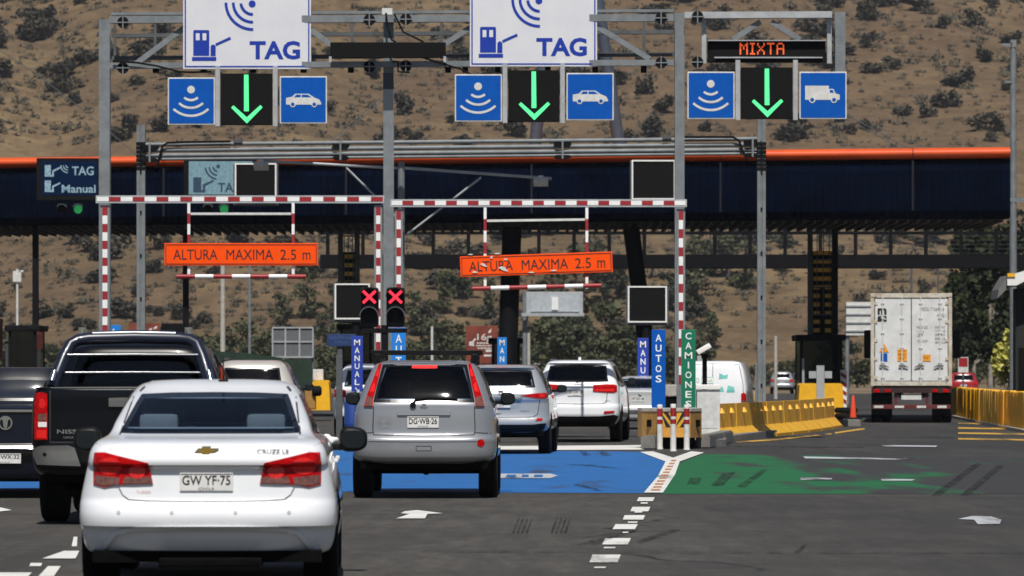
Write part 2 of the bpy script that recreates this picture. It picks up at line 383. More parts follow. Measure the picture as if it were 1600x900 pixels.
struct(mb.build("ground", M("dry earth", (.20, .15, .10), .95, var=.25, vs=.05, spec=.1)))
mb = MB(); mb.slab([(-45, -60), (45, -60), (45, 330), (-45, 330)], -.012, 0)
road = mb.build("road", ASPH, org=(0, 0, 0)); struct(road)
def sheet(name, polys, mat, z=.004):
    m = MB()
    for pl in polys: m._f([m.bm.verts.new((x, y, z)) for x, y in pl])
    return struct(m.build(name, mat, org=(0, 0, 0)))
W_ = lambda pts: [G(x, y) for x, y in pts]
sheet("blue_road_panel", [W_([(-160, 763), (545, 769), (1008, 771), (1030, 748), (1045, 722), (1005, 706), (800, 704), (-160, 702)])], BLUEP)
sheet("green_road_panel", [W_([(1030, 772), (1050, 745), (1062, 724), (1098, 710), (1700, 716), (1760, 772)])], GREENP)
sheet("stop_line", [W_([(560, 699), (1003, 696), (1006, 703), (560, 705)])], WHITEP, .008)
sheet("island_border_marking", [W_([(1006, 771), (1036, 771), (1055, 742), (1062, 722), (1100, 708), (1080, 706), (1052, 716), (1020, 706), (1000, 707), (1040, 722), (1028, 745)])], WHITEP, .012)
tiles = []
for k in range(11):
    f = k / 10; x = 1024 + f * 28; y = 768 - f * 46
    tiles.append(W_([(x-7+f*3, y), (x+7-f*3, y), (x+8-f*3, y-2.2), (x-6+f*3, y-2.2)]))
sheet("brick_marking", tiles, M("brick orange paint", (.5, .22, .10), .8, var=.2, vs=9), .016)
dash = []
for (xa, xb, y0, y1, sk_) in ((921, 965, 880, 868, 5), (941, 981, 852, 842, 5), (957, 992, 828, 820, 5), (973, 1005, 813, 806, 3), (985, 1013, 800, 793, 3), (995, 1020, 784, 778, 3)):
    dash.append(W_([(xa, y0), (xb, y0), (xb + sk_, y1), (xa + sk_, y1)]))
for (x, y, wd) in ((937, 888, 18), (952, 857, 18), (977, 833, 9), (988, 817, 15), (997, 801, 12), (1006, 787, 11)):
    dash.append(W_([(x - wd/2, y + 1), (x + wd/2, y + 1), (x + wd/2 + 1, y - 1), (x - wd/2 + 1, y - 1)]))
dash += [W_([(66, 874), (118, 874), (124, 862), (100, 862)]), W_([(46, 886), (64, 886), (66, 881), (48, 881)]), W_([(-30, 906), (40, 906), (50, 896), (-10, 896)]),
         W_([(60, 902), (84, 902), (95, 886), (75, 886)]), W_([(112, 855), (120, 855), (121, 840), (115, 840)]), W_([(-60, 800), (2, 800), (18, 798), (2, 794), (-60, 794)])]
sheet("lane_marking", dash, WHITEP, .008)
sheet("arrow_marking", [W_([(619, 811), (664, 811), (668, 804), (692, 803), (652, 798), (632, 800), (626, 803), (640, 804)])], WHITEP, .008)
sheet("faded_arrow_marking", [W_([(1497, 812), (1520, 807), (1548, 808), (1565, 813), (1562, 820), (1528, 820), (1522, 813)])], FADEP, .008)
sheet("faded_letters_marking", [W_([(770, 748), (860, 748), (872, 744), (860, 741), (770, 741)]), W_([(1255, 714), (1400, 717), (1440, 717), (1400, 719), (1258, 717)]),
      W_([(1248, 747), (1300, 748), (1300, 751), (1252, 751)]), W_([(1375, 749), (1430, 750), (1425, 752), (1378, 752)]), W_([(1375, 696), (1465, 697), (1462, 699), (1380, 698)])], FADEP, .010)
sheet("blue_letters_marking", [W_([(790, 746.5), (806, 746.5), (806, 743), (792, 743)]), W_([(815, 746.5), (826, 746.5), (826, 743), (816, 743)]), W_([(834, 746.5), (848, 746.5), (848, 743), (835, 743)])], BLUEP, .014)
sheet("yellow_hatch_marking", [W_([(1497, y0), (1640, y0 + 2), (1640, y0 + 4.5), (1497, y0 + 2.2)]) for y0 in (661, 668, 676, 685)], YELLP, .008)
sheet("yellow_edge_line", [W_([(1150, 692.5), (1215, 688), (1300, 679), (1299, 677.6), (1215, 686), (1150, 690.5)]), W_([(1305, 678), (1352, 671), (1350, 669), (1304, 676)])], YELLP, .008)
sk_ = []
for x0 in (800, 860):
    for k in range(4): sk_.append(W_([(x0 + k*7, 834), (x0 + 4 + k*7, 834), (x0 + 12 + k*7, 811), (x0 + 9 + k*7, 811)]))
for q in (((900, 852), (985, 830), (1000, 829), (930, 852)), ((985, 850), (1050, 828), (1064, 829), (1000, 851)), ((880, 726), (960, 733), (985, 736), (930, 727)),
          ((905, 706), (915, 706), (925, 713), (912, 713)), ((935, 706), (945, 706), (955, 713), (942, 713)), ((1073, 758), (1092, 758), (1096, 748), (1078, 748)),
          ((1110, 760), (1130, 760), (1150, 738), (1130, 740)), ((1240, 865), (1255, 852), (1262, 852), (1250, 865)), ((1455, 775), (1470, 775), (1535, 725), (1522, 725)), ((1500, 775), (1515, 775), (1570, 728), (1558, 728)),
          ((895, 758), (930, 768), (945, 768), (905, 757)), ((1150, 762), (1165, 762), (1200, 735), (1190, 735))):
    sk_.append(W_(q))
sheet("skid_mark", sk_, SKID, .012)
sheet("road_seam", [W_([(660, 862.2), (1150, 864.2), (1700, 864.5), (1700, 865.5), (1150, 865.4), (660, 863.2)]), W_([(1120, 697.3), (1350, 699), (1350, 700.2), (1120, 698.3)]), W_([(1360, 683.4), (1490, 684), (1490, 685.2), (1360, 684.4)])], SKID, .012)
mb = MB(); mb.box(-600, -70, -2.3, 600, 1720, 420); hzo = mb.build("haze", M("haze", (1, 1, 1))); hzm = bpy.data.materials.new("thin summer haze"); hzm.use_nodes = True
hzm.node_tree.nodes.clear(); ho = hzm.node_tree.nodes.new("ShaderNodeOutputMaterial"); hv = hzm.node_tree.nodes.new("ShaderNodeVolumePrincipled")
hv.inputs['Color'].default_value = (.86, .90, 1, 1); hv.inputs['Density'].default_value = .00008; hv.inputs['Anisotropy'].default_value = .2
hzm.node_tree.links.new(hv.outputs[0], ho.inputs['Volume']); hzo.data.materials[0] = hzm; hzo['kind'] = 'stuff'; hzo['label'] = "thin pale summer haze over the plaza and hillside"; hzo['category'] = "haze"
# ------------------------------------------------------------------ toll canopy, footbridge, booths
NAVY = M("navy corrugated cladding", (.0012, .0036, .0130), .9, 0, var=.3, vs=1.2, spec=.02)
ORTUBE = M("orange canopy edge", (.66, .078, .006), .5, coat=.08, var=.12, vs=.7)
SOFFIT = M("dark soffit", (.022, .021, .021), .8, var=.3, vs=2)
def cy(x): return 147.6 - .212 * (x - 5)           # the canopy front stands skewed to the road
CX0, CX1 = -34.0, 16.15
can = thing("toll_canopy", "long navy corrugated toll canopy with rounded orange top edge across all lanes", "canopy", (-5, cy(-5), 0))
def strip(mb, prof, step, corr=0.):
    """sweep a (dy, z) profile along the canopy front"""
    n = int((CX1 - CX0) / step); prev = None
    for i in range(n + 1):
        x = CX0 + (CX1 - CX0) * i / n
        off = corr if i % 2 else 0
        cur = [mb.bm.verts.new((x, cy(x) + dy - off, z)) for dy, z in prof]
        if prev:
            for k in range(len(prof) - 1): mb._f([prev[k], cur[k], cur[k+1], prev[k+1]])
        prev = cur
    return mb
m = MB(); strip(m, [(.5, 8.50), (.2, 8.42), (.05, 8.1), (0, 7.6), (0, 7.1), (.03, 6.78), (.18, 6.6), (.5, 6.52)], .11, .028)
m.build("fascia", NAVY, can)
m = MB(); strip(m, [(.6, 8.46)] + [(.22 - .32 * math.sin(a), 8.66 - .175 * math.cos(a)) for a in [math.pi * k / 8 for k in range(9)]] + [(9.5, 8.84)], 1.0)
m.build("edge_trim", ORTUBE, can, smooth=50)
m = MB(); strip(m, [(.45, 6.54), (9.5, 6.54), (9.5, 8.8)], .22, .0)
m.build("soffit", SOFFIT, can)
m = MB()
for i in range(150):
    x = CX0 + .2 + (CX1 - CX0 - .4) * i / 149; m.box(x - .04, cy(x) + .55, 6.42, x + .04, cy(x) + 9.3, 6.52)
m.build("soffit_rib", M("soffit rib", (.055, .052, .05), .8, var=.3), can)
for k in range(8):
    x = CX1 - 3.1 - 6.2 * k; m = MB(); m.box(x - .03, cy(x) - .055, 6.8, x + .03, cy(x) - .03, 8.42); m.build("joint_cover", M("dark navy joint", (.0015, .003, .010), .8), can)
    m = MB(); m.path([(x, cy(x) + .22 - .335 * math.sin(a), 8.66 - .19 * math.cos(a)) for a in [math.pi * j / 8 for j in range(9)]], .022, 6); m.build("trim_joint", M("dull orange joint", (.30, .035, .006), .6), can)
m = MB(); m.box(CX1 - .02, cy(CX1) + .5, 6.55, CX1 + .06, cy(CX1) + 9.5, 8.7); m.build("end_panel", NAVY, can)
for x0, y0, x1, y1, wd in ((800, 355, 792, 580, 30), (984, 338, 1016, 530, 26)):      # leaning legs
    D = 151.; m = MB(); m.tube(P(x0, y0, D), (px(x1, D) + (px(x1, D) - px(x0, D)) * .25, D, 0), wd * D / F / 2, n=16); m.build("column", BLACKM, can, smooth=40)
for x, wd in ((55, 9), (290, 9), (1305, 9)):
    D = 153. ; m = MB(); m.box(px(x - wd/2, D), D, 0, px(x + wd/2, D), D + .25, 6.7); m.build("column", BLACKM, can)
for x0, y0, x1, y1 in ((835, 232, 868, -60), (968, 232, 925, -60)):                      # pylon legs above the roof
    D = 152.; m = MB(); m.tube(P(x0, y0, D), P(x1, y1, D), .21, n=16); m.build("pylon_leg", M("slate blue steel", (.06, .085, .115), .5, .2), can, smooth=40)
# footbridge behind the canopy
D = 176.
fb = thing("footbridge", "black footbridge with open mesh railing spanning the lanes behind the canopy", "footbridge", (px(1060, D), D, 0))
m = MB(); m.box(px(500, D), D, pz(418, D), px(1720, D), D + 1.9, pz(402, D)); m.build("deck", BLACKM, fb)
m = MB()
for yy in (364, 400): m.box(px(500, D), D + .05, pz(yy, D) - .06, px(1720, D), D + .14, pz(yy, D) + .06)
for x in range(512, 1720, 55): m.box(px(x, D) - .07, D + .03, pz(402, D), px(x, D) + .07, D + .14, pz(356, D))
m.build("railing", BLACKM, fb)
m = MB()
for k in range(5):
    z = pz(402, D) + .16 + k * .17; m.box(px(500, D), D + .08, z, px(1720, D), D + .09, z + .010)
m.build("railing_wire", STEELD, fb)
for x in (797, 1690):
    m = MB(); m.box(px(x, D) - .3, D + .5, 0, px(x, D) + .3, D + 1.2, pz(418, D)); m.build("pier", BLACKM, fb)

def ladder(xc, w2, ytop, ybot, D, label):
    t = thing("caged_ladder", label, "ladder", (px(xc, D), D, pz(ybot, D)), "caged ladders up to the canopy roof")
    x0, x1 = px(xc - w2, D), px(xc + w2, D); za, zb = pz(ybot, D), pz(ytop, D)
    for x in (x0, x1):
        m = MB(); m.box(x - .09, D, za, x + .09, D + .12, zb); m.build("rail", STEELD, t)
    m = MB(); m.box(x0 + .07, D + .13, za, x1 - .07, D + .15, za + (zb - za)*.78); m.box((x0+x1)/2 - .09, D - .01, za, (x0+x1)/2 + .09, D + .02, za + (zb - za)*.45); m.build("back_plate", BLACKM, t)
    m = MB(); n = int((zb - za) * .8 / .30)
    for k in range(n):
        z = za + .15 + k * .30
        m.box(x0 + .12, D + .03, z, x1 - .12, D + .12, z + .14)
    m.build("rung", [M("rung yellow", (.85, .46, .05), .6), BLACKM], t)
    m = MB()
    for k in range(4):
        z = za + (zb - za) * (.2 + .25 * k)
        m.path([(x0 + (x1 - x0) * (.5 - .5 * math.cos(a)), D - .45 * math.sin(a), z) for a in [math.pi * i / 10 for i in range(11)]], .025, 6)
    for a in (.5, 1.05, 1.57, 2.1, 2.65): 
        x = x0 + (x1 - x0) * (.5 - .5 * math.cos(a)); y = D - .45 * math.sin(a); m.box(x - .015, y - .01, za + (zb-za)*.2, x + .015, y + .01, za + (zb-za)*.95)
    m.build("cage", STEELD, t)
ladder(1285, 19, 355, 526, 156., "tall caged ladder with yellow and black rungs above the right booth")
ladder(545, 13, 362, 505, 156., "caged ladder with yellow rungs seen left of the central gantry post")
BOOTHGL = glass("booth glass", (.7, .85, .85), .05, .25)
def booth(xc, wpx, ytop, D, label, grp="toll booths under the canopy"):
    x0, x1 = px(xc - wpx/2, D), px(xc + wpx/2, D); zt = pz(ytop, D)
    t = thing("toll_booth", label, "toll booth", ((x0 + x1)/2, D + 1.2, 0), grp)
    m = MB(); m.box(x0, D, .15, x1, D + 2.6, .95, .03); m.build("base", BLACKM, t)
    for x in (x0 + .05, x1 - .05):
        for y in (D + .05, D + 2.55): m = MB(); m.box(x - .05, y - .05, .9, x + .05, y + .05, zt - .18); m.build("corner_post", BLACKM, t)
    m = MB(); m.box(x0 + .06, D + .03, .95, x1 - .06, D + .045, zt - .2); m.build("window", BOOTHGL, t)
    for x in (x0 + .02, x1 - .035):
        m = MB(); m.box(x, D + .12, .95, x + .015, D + 2.5, zt - .2); m.build("window", BOOTHGL, t)
    m = MB(); m.box(x0 - .12, D - .12, zt - .2, x1 + .12, D + 2.7, zt, .04); m.build("roof", BLACKM, t)
    m = MB(); m.box(x0 + .2, D + .8, .95, x1 - .2, D + 1.4, 1.15); m.box(x0 + .35, D + .9, 1.15, x0 + .75, D + 1.0, 1.45); m.build("counter", STEELD, t)
    return t
booth(1283, 66, 523, 153., "dark glazed toll booth behind grey cross post, yellow blocks at its foot")
booth(556, 50, 506, 158., "dark toll booth half hidden behind the violet upright sign")
booth(790, 44, 528, 160., "dark toll booth at the foot of the leaning canopy column")
booth(35, 44, 508, 150., "dark toll booth with black screen at far left edge")
def block(x0, y0, x1, y1, D, dep, label, cat="crash block", nm="crash_block", mat=YELB, grp="yellow crash blocks"):
    m = MB(); X0, X1 = px(x0, D), px(x1, D); zt = pz(y0, D); zb = max(0, pz(y1, D))
    m.prism([(X0 - .02, zb), (X1 + .02, zb), (X1, zb + .5), (X1 - .03, zt - .05), (X1 - .1, zt), (X0 + .1, zt), (X0 + .03, zt - .05), (X0, zb + .5)], D, D + dep)
    return tag(m.build(nm, mat), label, cat, grp)
block(1248, 599, 1280, 650, 146., 1.4, "bright yellow crash block left of grey cross post")
block(1287, 599, 1318, 650, 146., 1.4, "bright yellow crash block right of grey cross post")
block(487, 594, 515, 641, 140., 1.5, "bright yellow crash block beside dark green netting wall")
D = 144.; m = MB(); pbox(m, 1276, 571, 1288, 650, D, .12); pbox(m, 1264, 580, 1275.5, 591, D + .02, .08); pbox(m, 1288.5, 580, 1300, 591, D + .02, .08)
tag(m.build("cross_post", STEELL), "grey steel post in cross shape before the right booth", "post")
m = MB(); pbox(m, 489, 577, 505, 594, 141., .5, .02); tag(m.build("junction_box", DWHITE), "small white box standing on left yellow crash block", "box")
# ------------------------------------------------------------------ lane islands
def island(name, pts, label):
    m = MB(); m.slab(pts, 0, .15); o = m.build(name, CONC); return tag(o, label, "traffic island", "kerbed lane islands")
island("lane_island", [(2.72, 89.6), (3.5, 89.6), (4.35, 91.2), (4.62, 96), (6.3, 106.5), (5.3, 107.5), (3.7, 98)], "low concrete island under the chevron nose box and upright signs")
island("lane_island", [(-2.75, 89), (-2.25, 89), (-2.0, 94), (-2.2, 108), (-3.0, 108), (-3.1, 94)], "low concrete island behind the silver hatchback with signal post")
def kerb(x0, y0, x1, y1, h, label):
    a, b = Vector((x0, y0, 0)), Vector((x1, y1, 0)); m = MB()
    d = (b - a).normalized(); n = Vector((-d.y, d.x, 0)) * .14
    m.slab([(a+n)[:2], (b+n)[:2], (b-n)[:2], (a-n)[:2]], 0, h)
    bmesh.ops.bevel(m.bm, geom=list(m.bm.edges), offset=.025, segments=2, affect='EDGES')
    return tag(m.build("kerb_stone", CONC), label, "kerb stone", "grey kerb stones round the island nose")
kerb(2.66, 87.9, 2.86, 88.9, .27, "short grey kerb stone left of the three bollards")
kerb(3.80, 89.2, 4.25, 92.8, .27, "grey kerb stone right of the three bollards")
kerb(4.27, 93.0, 4.62, 96.4, .27, "grey kerb stone against the yellow barrier's near end")
# nose box with chevrons
D = 88.4; zb, zt = pz(684, D), pz(643, D); xl, xr = px(1031, D), px(1079, D)
nb = thing("crash_nose", "ochre nose box with black and yellow chevrons on the island tip", "crash cushion", ((xl + xr)/2, D + .5, .15))
outl = [(xl, D), (xr, D), (px(1098, D), D + .55), (px(1098, D) + .05, D + 1.7), (px(1004, D) - .05, D + 1.7), (px(1004, D), D + .55)]
m = MB(); m.slab(outl, zb, zt); m.build("body", OCHRE, nb)
m = MB(); m.slab([(x * 1.0, y - .03) for x, y in outl], zt + .002, zt + .06); m.build("top_slab", CONCL, nb)
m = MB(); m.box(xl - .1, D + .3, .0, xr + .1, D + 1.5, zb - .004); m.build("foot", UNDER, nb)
m = MB(); m.box(xl + .01, D - .012, zb + .01, xr - .01, D - .002, pz(668, D)); m.build("face_panel", M("bright orange yellow", (.70, .33, .05), .6), nb)
m = MB(); m.box(xl + .01, D - .012, pz(667.5, D), xr - .01, D - .002, zt - .005)
m.mi = 1; xm = (xl + xr)/2; zl = pz(667, D); h = zt - .01 - zl; hw = (xr - xl)/2 - .02
for k in range(4):                                            # chevrons: slanted black bars mirrored about the middle
    for s in (-1, 1):
        b0 = -.10 + k * .20
        q = [(b0, 0), (b0 + .09, 0), (b0 + .09 - h * .85, h), (b0 - h * .85, h)]
        q = [(min(max(x, 0), hw), z) for x, z in q]
        if abs(q[0][0] - q[1][0]) + abs(q[2][0] - q[3][0]) > .02:
            qq = [(xm + s * (hw - x), zl + z) for x, z in q]; m.prism(qq, D - .018 - .001 * k, D - .010)
m.build("chevron_panel", [M("chevron yellow", (.68, .36, .03), .55), INK], nb)
for s, x in ((-1, 1017), (1, 1089)):
    m = MB(); X = px(x, D); yy = D + .55 * (abs(x - (1031 if s < 0 else 1079)) / 27 if s < 0 else (x - 1079) / 19)
    m.box(X - .075, yy - .03, pz(667, D), X + .075, yy + .01, pz(656, D)); m.build("slot", UNDER, nb)  # solid dark block; the slot's shade is put into its colour
for x, yb, yt, lab in ((1031, 702, 632, "leftmost of three white bollards with maroon bands before the chevron box"), (1052, 705, 631, "middle of three white bollards with maroon bands before the chevron box"), (1073, 703, 632, "rightmost of three white bollards with maroon bands before the chevron box")):
    D = gd(yb); t = thing("bollard", lab, "bollard", (px(x, D), D, 0), "white bollards at the island nose")
    c = (px(x, D), D, 0); zt = pz(yt, D); r = .055
    m = MB(); m.lathe([(r * 1.2, 0), (r * 1.2, .02), (r, .04), (r, zt - .38), ], c, n=18); m.lathe([(r, zt - .3), (r, zt - .235)], c, n=18); m.lathe([(r, zt - .085), (r, zt - .015), (r * .85, zt)], c, n=18); m.build("post", DWHITE, t, smooth=40)
    m = MB(); m.lathe([(r * 1.02, zt - .385), (r * 1.02, zt - .295)], c, n=18); m.lathe([(r * 1.02, zt - .24), (r * 1.02, zt - .08)], c, n=18); m.build("reflective_band", REDST, t, smooth=40)
# cabinets and camera on the island
D = 97.5; t = thing("equipment_cabinet", "white metal cabinet with overhanging lid between green sign and yellow barrier", "cabinet", (px(1107, D), D + .3, .15))
m = MB(); pbox(m, 1089, 609, 1125, 680, D, .6, .01); m.build("body", DWHITE, t)
m = MB(); m.box(px(1087, D), D - .04, pz(608.5, D), px(1126, D), D + .66, pz(601, D), .015); m.build("lid", WHITE, t)
m = MB(); m.box(px(1089, D) + .06, D - .008, .3, px(1125, D) - .06, D - .002, 1.05); m.build("door", M("cabinet door grey", (.60, .61, .61), .5), t)
D = 99.5; t = thing("concrete_hutch", "beige concrete box with dark opening between the blue and green signs", "concrete box", (px(1055, D), D + .4, .15))
m = MB(); pbox(m, 1036, 601, 1074, 619, D, .8, .02); m.build("top_slab", CONCL, t)
m = MB(); pbox(m, 1038, 620, 1072, 650, D + .05, .7); m.build("body", UNDER, t)  # solid near-black box; the dark of the opening is painted, not hollow
D = 100.5; t = thing("surveillance_camera", "white tilted camera on a black post above the white cabinet", "camera", (px(1101, D), D, .15))
m = MB(); m.tube((px(1101, D), D, .15), P(1101, 556, D), .055); m.box(px(1096, D), D - .1, pz(560, D), px(1106, D), D + .1, pz(553, D)); m.build("post", BLACKM, t, smooth=40)
m = MB(); c = Vector(P(1099, 546, D)); m.box(c.x - .17, D - .45, c.z - .045, c.x + .17, D + .15, c.z + .065, .02, rot=Matrix.Rotation(R(-30), 3, 'Y'), piv=c); m.build("housing", WHITE, t, smooth=40)
# upright lane signs
def upright(x0, y0, x1, y1, D, mat, letters, label, dx=0., top=.06, step=None, hgt=None, zfoot=.15):
    X0, X1 = px(x0, D), px(x1, D); z0, z1 = max(.2, pz(y1, D)), pz(y0, D); cx = (X0 + X1)/2
    t = thing("lane_sign", label, "sign", (cx, D, zfoot), "upright lane signs on the islands")
    m = MB(); m.box(X0, D, z0, X1, D + .03, z1, .006); m.build("board", mat, t)
    m = MB(); m.box(cx - .05, D + .035, zfoot, cx + .05, D + .12, z1 - .05); m.build("post", STEELD, t)
    m = MB(); wd = (X1 - X0)
    for k, ch in enumerate(letters):
        yc = y0 + top + k * step
        cw = {'I': .09, 'M': .52, '\u2198': .45, 'N': .45}.get(ch, .42) * wd
        if ch == '>':
            zc = pz(yc, D); s = wd * .2
            m.prism([(cx + dx - s, zc + s), (cx + dx - s + .03, zc + s), (cx + dx + s*.6, zc - s*.5), (cx + dx + s*.6, zc + s*.2), (cx + dx + s, zc + s*.2), (cx + dx + s, zc - s), (cx + dx - s*.3, zc - s), (cx + dx - s*.3, zc - s*.7), (cx + dx + s*.3, zc - s*.7)], D - .006, D - .001); continue
        m.text(ch, cx + dx, pz(yc, D), cw, hgt * D / F, D - .004, bold=.012)
    m.build("lettering", WHITE, t); return t
upright(1018, 515, 1040, 637, 92, SIGNB, "AUTOS", "tall blue upright sign reading AUTOS above the chevron nose box", step=16, top=13, hgt=11)
upright(1064.5, 515, 1087, 637, 93, GREENS, "CAMIONES", "tall green upright sign reading CAMIONES beside the white cabinet", step=15.2, top=10, hgt=10.5)
upright(612, 512, 634, 634, 93, SKYBL, "AUTOS", "bright blue upright sign below the right red cross signal", step=17.5, top=17, hgt=12.5)
upright(549, 525, 567, 612, 101, VIOLET, "MANUAL>", "violet blue upright MANUAL sign with small arrow left of silver hatchback", step=12.4, top=10, hgt=9)
upright(777, 527, 792, 600, 126, SKYBL, "MANUAL", "bright blue upright MANUAL sign beside the maroon billboard", step=13, top=8, hgt=9)
upright(996, 528, 1013.5, 610, 122, VIOLET, "MANUAL", "violet blue upright MANUAL sign behind the tall AUTOS sign", step=13.5, top=10, hgt=10)
upright(166, 508, 189, 620, 118, SKYBL, "AUTOS", "bright blue upright sign peeking above the black pickup roof", step=17.5, top=11, hgt=11)
# ------------------------------------------------------------------ gantries
def gD(x): return 100 + 1.1 * (1062 - x) / 900
ga = thing("sign_gantry", "tall grey steel gantry with double truss carrying lane signs", "gantry", (px(607, 100), 100, 0))
for x, hw, yt in ((163, 8.5, 30), (607, 8, 16), (1062, 7.5, 20), (1313, 8, 19)):
    D = gD(x); m = MB(); X0, X1 = px(x - hw, D), px(x + hw, D); zt = pz(yt, D)
    zb_ = 0 if x < 1300 else pz(190, D)
    m.box(X0, D, zb_, X1, D + .03, zt); m.box((X0+X1)/2 - .02, D + .032, zb_, (X0+X1)/2 + .02, D + .25, zt); m.box(X0, D + .252, zb_, X1, D + .282, zt)
    m.build("post", STEEL, ga)
def chord(name, x0, y0, x1, y1, th, off, mat):
    a = P(x0, y0, gD(x0) + off); b = P(x1, y1, gD(x1) + off); m = MB(); m.bar(a, b, th * 100 / F, .2); return m.build(name, mat, ga)
chord("top_chord", 172, 31, 1053, 28, 11, -.12, STEEL); chord("top_chord", 175, 22, 1053, 17, 4.5, .3, STEEL)
chord("bottom_chord", 172, 103, 1053, 98, 9, -.12, STEEL)
chord("top_chord", 1070, 24, 1300, 23, 10, -.12, STEELL)
for ya, yb in ((56, 50), (91, 85)): chord("rear_rail", 176, ya, 1053, yb, 6, 1.1, STEELD)
for x in (180, 243, 395, 550, 690, 850, 1006):
    D = gD(x) + 1.1; m = MB(); m.box(px(x - 2, D), D - .1, pz(92, D), px(x + 2, D), D - .05, pz(22, D)); m.build("rear_strut", STEELD, ga)
for a in ((212, 100, 290, 42), (480, 42, 520, 72), (690, 72, 740, 40), (930, 40, 1015, 92), (1145, 62, 1188, 34), (1205, 34, 1250, 62)):
    D = gD(a[0]) - .10; m = MB(); m.bar(P(a[0], a[1], D), P(a[2], a[3], D), .12, .1); m.build("brace", STEEL, ga)
for x in (1100, 1296):
    D = gD(x); m = MB(); m.box(px(x - 3.5, D), D, pz(99, D), px(x + 3.5, D), D + .12, pz(30, D)); m.build("hanger", STEELL, ga)
for x, y in ((192, 35), (192, 106), (577, 31), (634, 30), (577, 104), (634, 103), (1033, 28), (1033, 98), (1090, 26), (1090, 97)):
    D = gD(x) - .24; m = MB(); c = P(x, y, D)
    m.lathe([(.13, 0), (.13, .05)], c, 'y', 18); m.mi = 1; m.box(c[0] - .012, D - .02, c[2] - .15, c[0] + .012, D - .004, c[2] + .15); m.box(c[0] - .15, D - .022, c[2] - .012, c[0] + .15, D - .003, c[2] + .012)
    m.build("flange", [BLACKM, STEEL], ga)
for x in (243, 318, 395, 474, 548, 700, 727, 778, 856, 930, 1006):
    D = gD(x) - .1; m = MB(); m.box(px(x - 4.5, D), D, pz(113, D), px(x + 4.5, D), D + .2, pz(102, D)); m.build("bracket", BLACKM, ga)
for pts in ([(176, 95), (215, 98), (245, 103), (280, 112), (300, 113), (330, 112)], [(603, 20), (606, 45), (612, 62), (618, 66)], [(616, 22), (630, 50), (655, 62), (662, 66)], [(655, 88), (680, 96), (720, 108), (735, 116)], [(613, 96), (622, 96), (622, 112), (640, 113)]):
    m = MB(); m.path([P(x, y, gD(x) - .3) for x, y in pts], .022, 6); m.build("cable", BLACKM, ga, smooth=60)
D = gD(607); m = MB(); m.box(px(598.5, D), D - .006, pz(172, D), px(614.5, D), D - .002, pz(114, D)); m.build("dark_band", M("dark slate band", (.035, .045, .06), .5), ga)
D = gD(607); m = MB(); m.box(px(597, D), D - .08, pz(23, D), px(613, D), D - .003, pz(13, D)); m.build("camera_box", DWHITE, ga)

# white TAG signs
def tag_sign(x0, yb, x1, label, dx, dy):
    D = gD(x0) - .45
    t = thing("toll_sign", label, "sign", (px((x0 + x1)/2, D), D, pz(yb, D)), "white TAG signs on the gantry")
    m = MB(); m.box(px(x0, D), D, pz(yb, D), px(x1, D), D + .06, pz(yb - 165, D), .01); m.build("board", SIGNW, t)
    m = MB(); e = .03; X0, X1, Z0, Z1 = px(x0 + 2.5, D), px(x1 - 2.5, D), pz(yb - 3, D), pz(yb - 162, D); y0, y1 = D - .006, D - .001
    m.frame(X0, Z0, X1, Z1, e, y0, y1); m.build("border", SIGNNAVY, t)
    q = lambda x, y: (px(x + dx, D), pz(y + dy, D))
    m = MB(); bl = lambda pts: m.prism([q(*p) for p in pts], D - .007, D - .001)
    bl([(303, 47), (326, 47), (327, 49), (327, 87), (302, 87), (302, 49)]); bl([(300, 89), (338, 89), (338, 95), (300, 95)])
    bl([(329, 87.5), (337, 87.5), (337, 73), (336, 71), (334, 69.6), (332, 69.6), (330, 71), (329, 73)]); bl([(337.2, 72), (361, 61.5), (359.5, 57.5), (336.5, 68)])
    m.build("booth_symbol", SIGNNAVY, t)
    m = MB(); 
    for xx in (306, 316.5): m.prism([q(xx, 52), (q(xx + 6, 52)), q(xx + 6, 63), q(xx, 63)], D - .011, D - .0075)
    m.build("booth_window", SIGNW, t)
    m = MB(); cx, cz = q(394, 6); m.disc(cx, cz, 5.5 * D / F, D - .007, D - .001)
    cx, cz = q(395, 4)
    for r in (18.5, 30.5, 42): m.arc(cx, cz, r * D / F, 180 + (4 if r < 20 else 0), 271, 4.4 * D / F, D - .007, D - .001)
    m.build("wave_symbol", SIGNNAVY, t)
    m = MB(); cx, cz = q(429.5, 78.5); m.text("TAG", cx, cz, 79 * D / F, 29 * D / F, D - .004, bold=.035); m.build("lettering", SIGNNAVY, t)
tag_sign(286, 108, 486, "white TAG toll sign above the left green arrow", 0, 0)
tag_sign(734, 104, 933, "white TAG toll sign above the middle green arrow", 448, -5)
